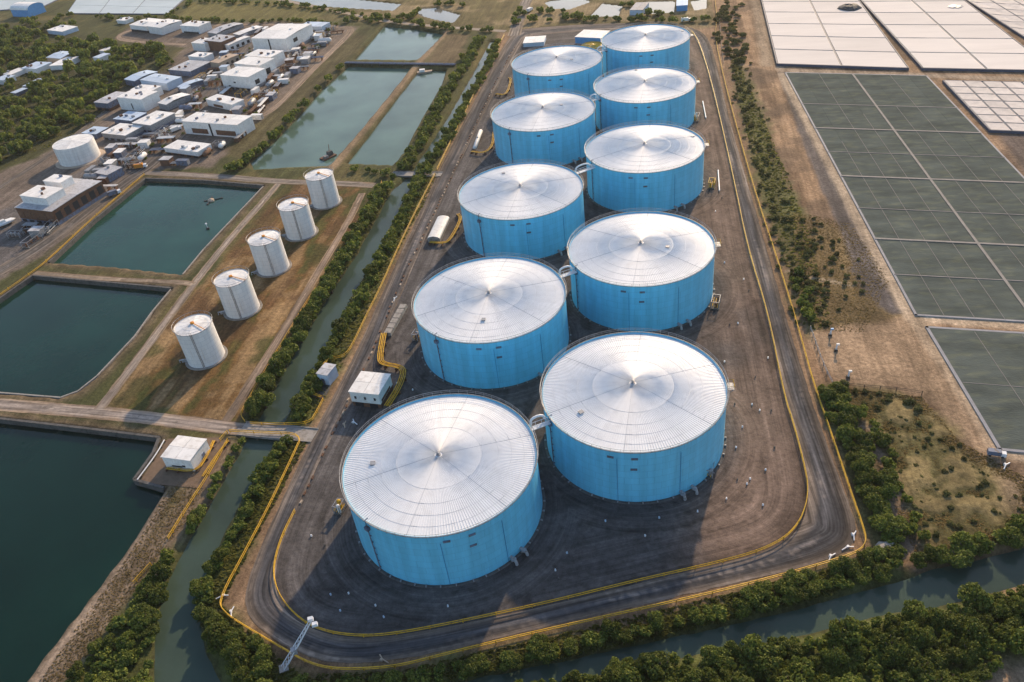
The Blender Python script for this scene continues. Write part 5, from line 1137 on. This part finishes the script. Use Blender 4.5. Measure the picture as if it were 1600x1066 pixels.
def row(lst, px, sp, jit, r0, r1, lab, hz=1.0, z=0.0):
    for p in resample(GL(px), sp):
        x, y = p[0]+random.gauss(0, jit), p[1]+random.gauss(0, jit*.7); r = r0+(r1-r0)*random.random()**1.3
        if ok(x, y, r): lst.append((x, y, r, random.uniform(.85, 1.25)*hz, lab))
def patch(lst, px, n, r0, r1, lab, hz=1.0, mind=.75):
    q = np.array(GL(px)); got = []; tries = 0
    while len(got) < n and tries < n*25:
        tries += 1; x, y = rng.uniform(q.min(0), q.max(0)); r = r0+(r1-r0)*random.random()**1.4
        if not inside(np.array([[x, y]]), q)[0] or not ok(x, y, r): continue
        if any((x-a)**2+(y-b)**2 < (mind*(r+c))**2 for a, b, c in got): continue
        got.append((x, y, r)); lst.append((x, y, r, random.uniform(.85, 1.3)*hz, lab))
LA, LB, LC, LD, LE, LF = ('bushy tree', 'left canal bank row'), ('bushy tree', 'right canal bank row'), ('dark tree', 'upper canal hedge'), ('rounded tree', 'upper pond row'), ('leafy tree', 'near left bank row'), ('leafy tree', 'left corner verge row')
LG, LH, LI, LJ, LK, LL = ('low bushy tree', 'front canal row'), ('tree', 'near bank wood'), ('green tree', 'right corner strip'), ('dark tree', 'left grove'), ('tree', 'far canal bank'), ('low tree', 'distant hedge line')
for dj in (0, 1):
    row(trees, [(604-6*dj, 298), (567-7*dj, 360), (538-7*dj, 410), (508-7*dj, 462), (476-8*dj, 522), (440-9*dj, 588), (408-10*dj, 645)], 3.2, .6, 2.1, 3.5, LA)
    row(trees, [(658+6*dj, 280), (636+6*dj, 322), (609+6*dj, 378), (578+6*dj, 438), (549+6*dj, 488), (524+5*dj, 530), (500+2*dj, 575), (474+5*dj, 632), (462+5*dj, 655)], 3.2, .6, 1.6, 3.1, LB)
    row(trees, [(752-6*dj, 64), (733-6*dj, 98), (698-6*dj, 158), (662-6*dj, 222), (636-6*dj, 264)], 5, .9, 2.2, 3.5, LC)
    row(trees, [(780+1*dj, 66), (758+2*dj, 112), (722+3*dj, 172), (694+3*dj, 225), (660+5*dj, 272)], 5, .8, 1.9, 3, LC)
    row(trees, [(548-8*dj, 104), (520-9*dj, 132), (486-9*dj, 168), (448-9*dj, 205), (412-9*dj, 240), (372-5*dj, 264)], 5, 1.0, 2.5, 4, LD)
for dj in range(2):
    row(trees, [(384-8*dj, 692), (356-8*dj, 742), (322-8*dj, 806), (292-9*dj, 862)], 2.7, .5, 1.3, 2.3, LE)
for dj in range(3):
    row(trees, [(284-12*dj, 870), (258-13*dj, 920), (240-17*dj, 975), (228-24*dj, 1030), (218-30*dj, 1085)], 3.4, 1.0, 1.5, 2.9, LE)
for dj in range(2):
    row(trees, [(440+8*dj, 690), (414+9*dj, 735), (386+9*dj, 790), (358+9*dj, 845)], 2.6, .5, 1.3, 2.2, LF)
for dj in range(2):
    row(trees, [(352+0*dj, 855), (325+8*dj, 910), (318+9*dj, 955), (340+14*dj, 1003), (385+18*dj, 1048), (430+20*dj, 1088)], 3.0, .8, 1.3, 2.5, LF)
patch(trees, [(330, 965), (420, 1015), (480, 1050), (480, 1085), (400, 1085), (345, 1040)], 26, 2, 3.4, LF)
for dj in (0, 1):
    row(trees, [(480, 1072+8*dj), (560, 1066+8*dj), (640, 1060+8*dj), (740, 1042+7*dj), (850, 1018+6*dj), (960, 992+5*dj), (1080, 967+5*dj), (1180, 948+5*dj), (1290, 917+5*dj), (1390, 888+5*dj)], 3.0, .7, 1.2, 2.3, LG)
row(trees, [(1180, 935), (1280, 906), (1370, 874), (1405, 870)], 2.6, .9, 1.7, 3, LG)
patch(trees, [(700, 1085), (860, 1068), (960, 1046), (1110, 1026), (1260, 1001), (1390, 970), (1490, 953), (1610, 925), (1690, 990), (1560, 1040), (1500, 1090), (1300, 1140), (700, 1140)], 430, 1.2, 3.6, LH, 1.15, .5)
yard_px = [(150, 210), (190, 190), (260, 108), (300, 75), (395, 50), (520, 48), (480, 110), (420, 165), (330, 245), (240, 255), (190, 260)]
patch(trees, yard_px, 60, .9, 2.0, ('small tree', 'industrial yard'), 1.1, 2.5)
row(trees, [(1440, 862), (1470, 872), (1510, 862), (1545, 850), (1600, 830), (1660, 812)], 2.8, 1.3, 1.8, 3.1, LK)
row(trees, [(1430, 880), (1500, 870), (1560, 852), (1640, 832)], 3.2, 1.0, 1.4, 2.4, LK)
patch(trees, [(235, 915), (285, 880), (262, 960), (240, 1020), (238, 1090), (90, 1090), (150, 1010)], 40, 1.2, 2.8, LE, 1.0, .55)
for dj in (0, 1, 2):
    row(trees, [(1287+11*dj, 612), (1305+12*dj, 655), (1326+11*dj, 705), (1348+10*dj, 755), (1368+9*dj, 805), (1385+7*dj, 845)], 3.0, .8, 1.5, 2.9, LI)
row(trees, [(1352, 650), (1368, 680), (1395, 735), (1418, 785), (1436, 830), (1450, 850)], 3.4, 1.0, 1.4, 2.5, LI)
patch(trees, [(-60, 60), (30, 50), (130, 62), (190, 78), (170, 105), (200, 115), (260, 78), (268, 100), (235, 116), (190, 140), (150, 170), (140, 200), (100, 212), (40, 240), (-60, 290)], 250, 2.9, 5.5, LJ, 1.15, .5)
patch(trees, [(-40, 45), (60, 30), (110, 25), (120, 50), (60, 60), (-40, 70)], 26, 2.9, 4.8, LJ, 1.1, .7)
patch(trees, [(120, 66), (250, 80), (262, 104), (220, 118), (150, 140), (60, 130)], 36, 3.1, 5.3, LJ, 1.1, .7)
for l in ([(150, 28), (200, 32), (262, 28), (300, 34), (380, 36), (450, 34), (520, 40)], [(265, 22), (300, 5), (360, 4), (430, 8), (520, 18), (560, 26)], [(560, 32), (620, 36), (700, 46), (760, 50)], [(645, 26), (690, 6), (722, 10)], [(545, 34), (590, 28), (640, 30)], [(830, 34), (900, 32), (985, 34), (1040, 34), (1105, 34)], [(838, 20), (870, 22), (925, 30)], [(815, 20), (800, 40)], [(985, 8), (1000, 24), (1050, 26)], [(560, 268), (590, 272), (622, 276)]):
    row(trees, l, 5.5, 1.8, 1.7, 3.7, LL)
SA = ('green shrub', 'right verge strip')
SB = ('dry shrub', 'brown scrub')
for dj in (0, 1, 2, 3):
    row(shrubs, [(1142+9*dj, 100), (1160+10*dj, 180), (1182+11*dj, 258), (1203+12*dj, 330), (1223+11*dj, 400), (1240+10*dj, 450), (1256+9*dj, 505)], (3.4, 4.6, 6.5, 8)[dj], 1.4, .6, 1.8, SA, .9)
row(trees, [(1232, 430), (1250, 460), (1268, 505)], 2.6, 1.2, 1.4, 2.5, ('low green tree', 'sandy patch verge'))
row(shrubs, [(1128, 10), (1136, 60), (1150, 100)], 3.0, 2.5, 1.4, 3.1, SA)
row(shrubs, [(1140, 5), (1150, 60), (1165, 100)], 3.5, 2.5, 1.4, 2.9, SA)
patch(shrubs, [(1240, 330), (1300, 350), (1360, 430), (1330, 500), (1270, 500)], 40, 0.72, 1.8, SA)
patch(shrubs, [(1340, 620), (1420, 625), (1470, 655), (1530, 730), (1600, 765), (1640, 820), (1500, 848), (1440, 830), (1390, 740)], 120, .3, 1.05, SB, .9)
row(shrubs, [(1300, 608), (1340, 612), (1390, 620), (1440, 640)], 2.2, 1.0, .9, 2.0, SB)
row(shrubs, [(150, 1060), (205, 975), (250, 905), (295, 830)], 9, 2.0, .6, 1.2, ('low bush', 'brown near pond bank'))
def px_size(tr): x, y, r = tr[:3]; q = Pj(x, y, r); d = math.sqrt(x*x+y*y+(CAMZ)**2); vis = -60 < q[0] < 1660 and -60 < q[1] < 1130; return r/d*(1 if vis else .05)
LMK = [(TANKS[i][0], TANKS[i][1], '%s %s blue tank' % (['frontmost', 'second', 'middle', 'fourth', 'rearmost'][i//2], 'left' if i % 2 == 0 else 'right')) for i in range(10)]
LMK += [(WT[i][0], WT[i][1], ['nearest', 'second', 'middle', 'fourth', 'farthest'][i]+' white tank') for i in range(5)]
LMK += [(*G(*p), n) for p, n in (((508, 590), 'grey kiosk'), ((292, 710), 'jetty building'), ((430, 675), 'concrete bridge'), ((465, 1010), 'lattice boom'), ((1350, 850), 'front right corner'), ((345, 945), 'front left corner'), ((335, 205), 'twin warehouse'), ((514, 246), 'pump raft'), ((126, 245), 'wide white tank'), ((92, 100), 'blue roofed house'), ((240, 48), 'far hall pair'), ((600, 102), 'dark walkway'), ((1300, 555), 'sandy patch'), ((1330, 700), 'dirt track'), ((40, 112), 'long low house'), ((88, 52), 'low white bungalow'), ((40, 22), 'arched shed'), ((170, 165), 'dark blue shed'), ((1562, 705), 'small green bed'), ((1400, 440), 'big green bed'), ((1180, 170), 'upper cinder strip'), ((1240, 290), 'middle cinder strip'), ((1310, 420), 'lower cinder strip'), ((1195, 90), 'white basin corner'), ((440, 60), 'tallest white block'), ((820, 20), 'far junction'), ((1000, 15), 'pale blue barn'), ((620, 270), 'narrow far bridge'))]
ORDN = 'first second third fourth fifth sixth seventh eighth ninth tenth eleventh twelfth thirteenth fourteenth fifteenth sixteenth seventeenth eighteenth nineteenth twentieth twenty-first twenty-second twenty-third twenty-fourth twenty-fifth twenty-sixth twenty-seventh twenty-eighth twenty-ninth thirtieth'.split()
ORD = ['nearest', 'second nearest', 'third nearest', 'fourth nearest', 'fifth nearest', 'sixth nearest', 'seventh nearest', 'eighth nearest', 'ninth nearest', 'tenth nearest', 'eleventh nearest', 'twelfth nearest', 'thirteenth nearest', 'fourteenth nearest', 'fifteenth nearest']+['%s nearest' % w_ for w_ in 'sixteenth seventeenth eighteenth nineteenth twentieth twenty-first twenty-second twenty-third twenty-fourth twenty-fifth twenty-sixth twenty-seventh twenty-eighth twenty-ninth thirtieth thirty-first thirty-second'.split()]
def plant(lst, maxn, nm, cat, foli, stem, fname, sname, lows, lmat, stuffname):
    lst.sort(key=px_size, reverse=True); far = [q[:4] for q in lst[maxn:]]; by = {}
    for q in lst[:maxn]:
        lm = min(LMK, key=lambda l: (l[0]-q[0])**2+(l[1]-q[1])**2)[2]; by.setdefault((q[4], '' if q[4] == LH else lm), []).append(q)
    for ((kd, rw), lm), L_ in by.items():
        if rw == 'near bank wood':
            L_.sort(key=lambda q: -q[1]+.25*q[0]); k = (len(L_)+2)//3
            for li, ln in enumerate(('canal-side', 'middle', 'bottom')):
                sub = sorted(L_[li*k:(li+1)*k], key=lambda q: Pj(q[0], q[1], 0)[0])
                for i, (x, y, r, hz, _) in enumerate(sub):
                    od = ORDN[i] + ' tree from the left' if i < len(sub)/2 else ORDN[len(sub)-1-i]+' tree from the right'
                    t = thing(nm, '%s in the %s line of the near bank wood' % (od, ln), cat, (x, y, 0), random.uniform(0, 6.28), 'trees of the near bank wood'); t.scale = (r, r, r*hz)
                    link(fname, random.choice(foli), t); link(sname, stem, t)
            continue
        L_.sort(key=lambda q: q[0]**2+q[1]**2); rm = sorted(q[2] for q in L_)[len(L_)//2]
        for i, (x, y, r, hz, _) in enumerate(L_):
            n_ = len(L_); od = ORD[i] if i < min(32, (n_+1)//2 if n_ > 32 else 32) else ORD[min(31, n_-1-i)].replace('nearest', 'farthest'); lab = '%s %s in the %s by the %s' % (od, kd, rw, lm)
            t = thing(nm, lab, cat, (x, y, 0), random.uniform(0, 6.28), '%ss of the %s' % (kd, rw)); t.scale = (r, r, r*hz)
            link(fname, random.choice(foli), t); link(sname, stem, t)
    if not far: return
    Vs, Ts = [], []
    for x, y, r, hz in far:
        V, T = random.choice(lows); a = random.uniform(0, 6.28); c, s = math.cos(a), math.sin(a)
        Vs.append(np.stack([(V[:, 0]*c-V[:, 1]*s)*r+x, (V[:, 0]*s+V[:, 1]*c)*r+y, V[:, 2]*r*hz], 1)); Ts.append(np.clip(T+random.uniform(-.15, .15), 0, 1))
    tag(link(stuffname, quads_mesh(stuffname, np.vstack(Vs), np.concatenate(Ts), lmat)), None, None, None, 'stuff')
print('trees', len(trees), 'shrubs', len(shrubs))
plant(trees, 300, 'broadleaf_tree', 'tree', crown_me, trunk_me, 'crown', 'trunk', LOW, LEAF, 'woodland')
plant(shrubs, 250, 'shrub', 'shrub', shrub_me, stem_me, 'foliage', 'stem', LOWS, DRY, 'shrubbery')
# grass tufts and reeds along banks and in the scrub
def tufts(name, polys, n, size, mat, seed):
    r = np.random.default_rng(seed); Vs = []; Ts = []
    pts = []
    for q, k in zip(polys, n):
        q = np.array(q); c = r.uniform(q.min(0), q.max(0), (k*6, 2)); c = c[inside(c, q)][:k]
        keep = np.ones(len(c), bool)
        for wq in wpolys: keep &= sdf(c, wq) < .2
        keep &= ~inside(c, roadpolys[0]); pts.append(c[keep])
    p = np.vstack(pts); m = len(p); cl = fbm(p[:, 0]*.15, p[:, 1]*.15, 71, 3)
    for b in range(3):
        a = r.uniform(0, 6.28, m); s = size*r.uniform(.5, 1.4, m); h = s*r.uniform(.2, .7, m); ux, uy = np.cos(a)*s, np.sin(a)*s; lx, ly = r.normal(0, .3, m)*s, r.normal(0, .3, m)*s
        o = np.zeros(m); V = np.stack([np.stack([p[:, 0]-ux, p[:, 1]-uy, o], 1), np.stack([p[:, 0]+ux, p[:, 1]+uy, o], 1), np.stack([p[:, 0]+ux*.6+lx, p[:, 1]+uy*.6+ly, h], 1), np.stack([p[:, 0]-ux*.6+lx, p[:, 1]-uy*.6+ly, h], 1)], 1)
        Vs.append(V.reshape(-1, 3)); Ts.append(np.repeat(np.clip(.5+cl+r.uniform(-.4, .4, m), 0, 1), 4))
    tag(link(name, quads_mesh(name, np.vstack(Vs), np.concatenate(Ts), mat)), None, None, None, 'stuff')
tufts('dry_grass', [GL([(1310, 605), (1440, 620), (1500, 690), (1600, 745), (1640, 830), (1440, 885), (1400, 800), (1340, 660)]), GL([(1240, 330), (1330, 350), (1390, 440), (1350, 520), (1270, 515)]), GL([(260, 770), (345, 700), (300, 800), (220, 910), (140, 1020), (80, 1080), (60, 1066), (200, 870)])], [16000, 4200, 3000], .2, GRS, 5)
tufts('bank_grass', [GL([(480, 690), (440, 690), (350, 850), (300, 960), (400, 1080), (480, 1066), (345, 945)]), GL([(480, 1055), (620, 1050), (1000, 962), (1300, 888), (1400, 880), (1300, 930), (1000, 1003), (600, 1085), (480, 1085)]), GL([(690, 270), (660, 275), (540, 480), (460, 660), (485, 662), (540, 560), (620, 395)]), GL([(600, 292), (585, 300), (500, 450), (385, 660), (410, 650), (520, 460), (615, 300)]), GL([(1134, 60), (1160, 110), (1220, 250), (1260, 350), (1300, 510), (1266, 515), (1225, 410), (1165, 200)]), GL([(-60, 60), (130, 60), (260, 80), (260, 108), (190, 140), (140, 205), (40, 245), (-60, 290)])], [3000, 4200, 2500, 1500, 2600, 6000], .42, leaf_mat('green_grass', (.07, .085, .022), (.17, .165, .05), .6), 6)

for o_ in SC.objects:
    if 'label' in o_ and not 4 <= len(o_['label'].split()) <= 16: print('LABEL LEN', o_.name, o_['label'])

HZ = bpy.data.materials.new('haze'); HZ.use_nodes = True; t_ = HZ.node_tree; t_.nodes.clear(); o_ = t_.nodes.new('ShaderNodeOutputMaterial'); v_ = t_.nodes.new('ShaderNodeVolumePrincipled')
v_.inputs['Color'].default_value = (.95, .93, .90, 1); v_.inputs['Density'].default_value = .00005; v_.inputs['Anisotropy'].default_value = .3; t_.links.new(v_.outputs[0], o_.inputs['Volume'])
mb = MB(); mb.box((0, 2500, 70), (13000, 12000, 170)); hz = mb.build('haze', HZ); tag(hz, kind='stuff')
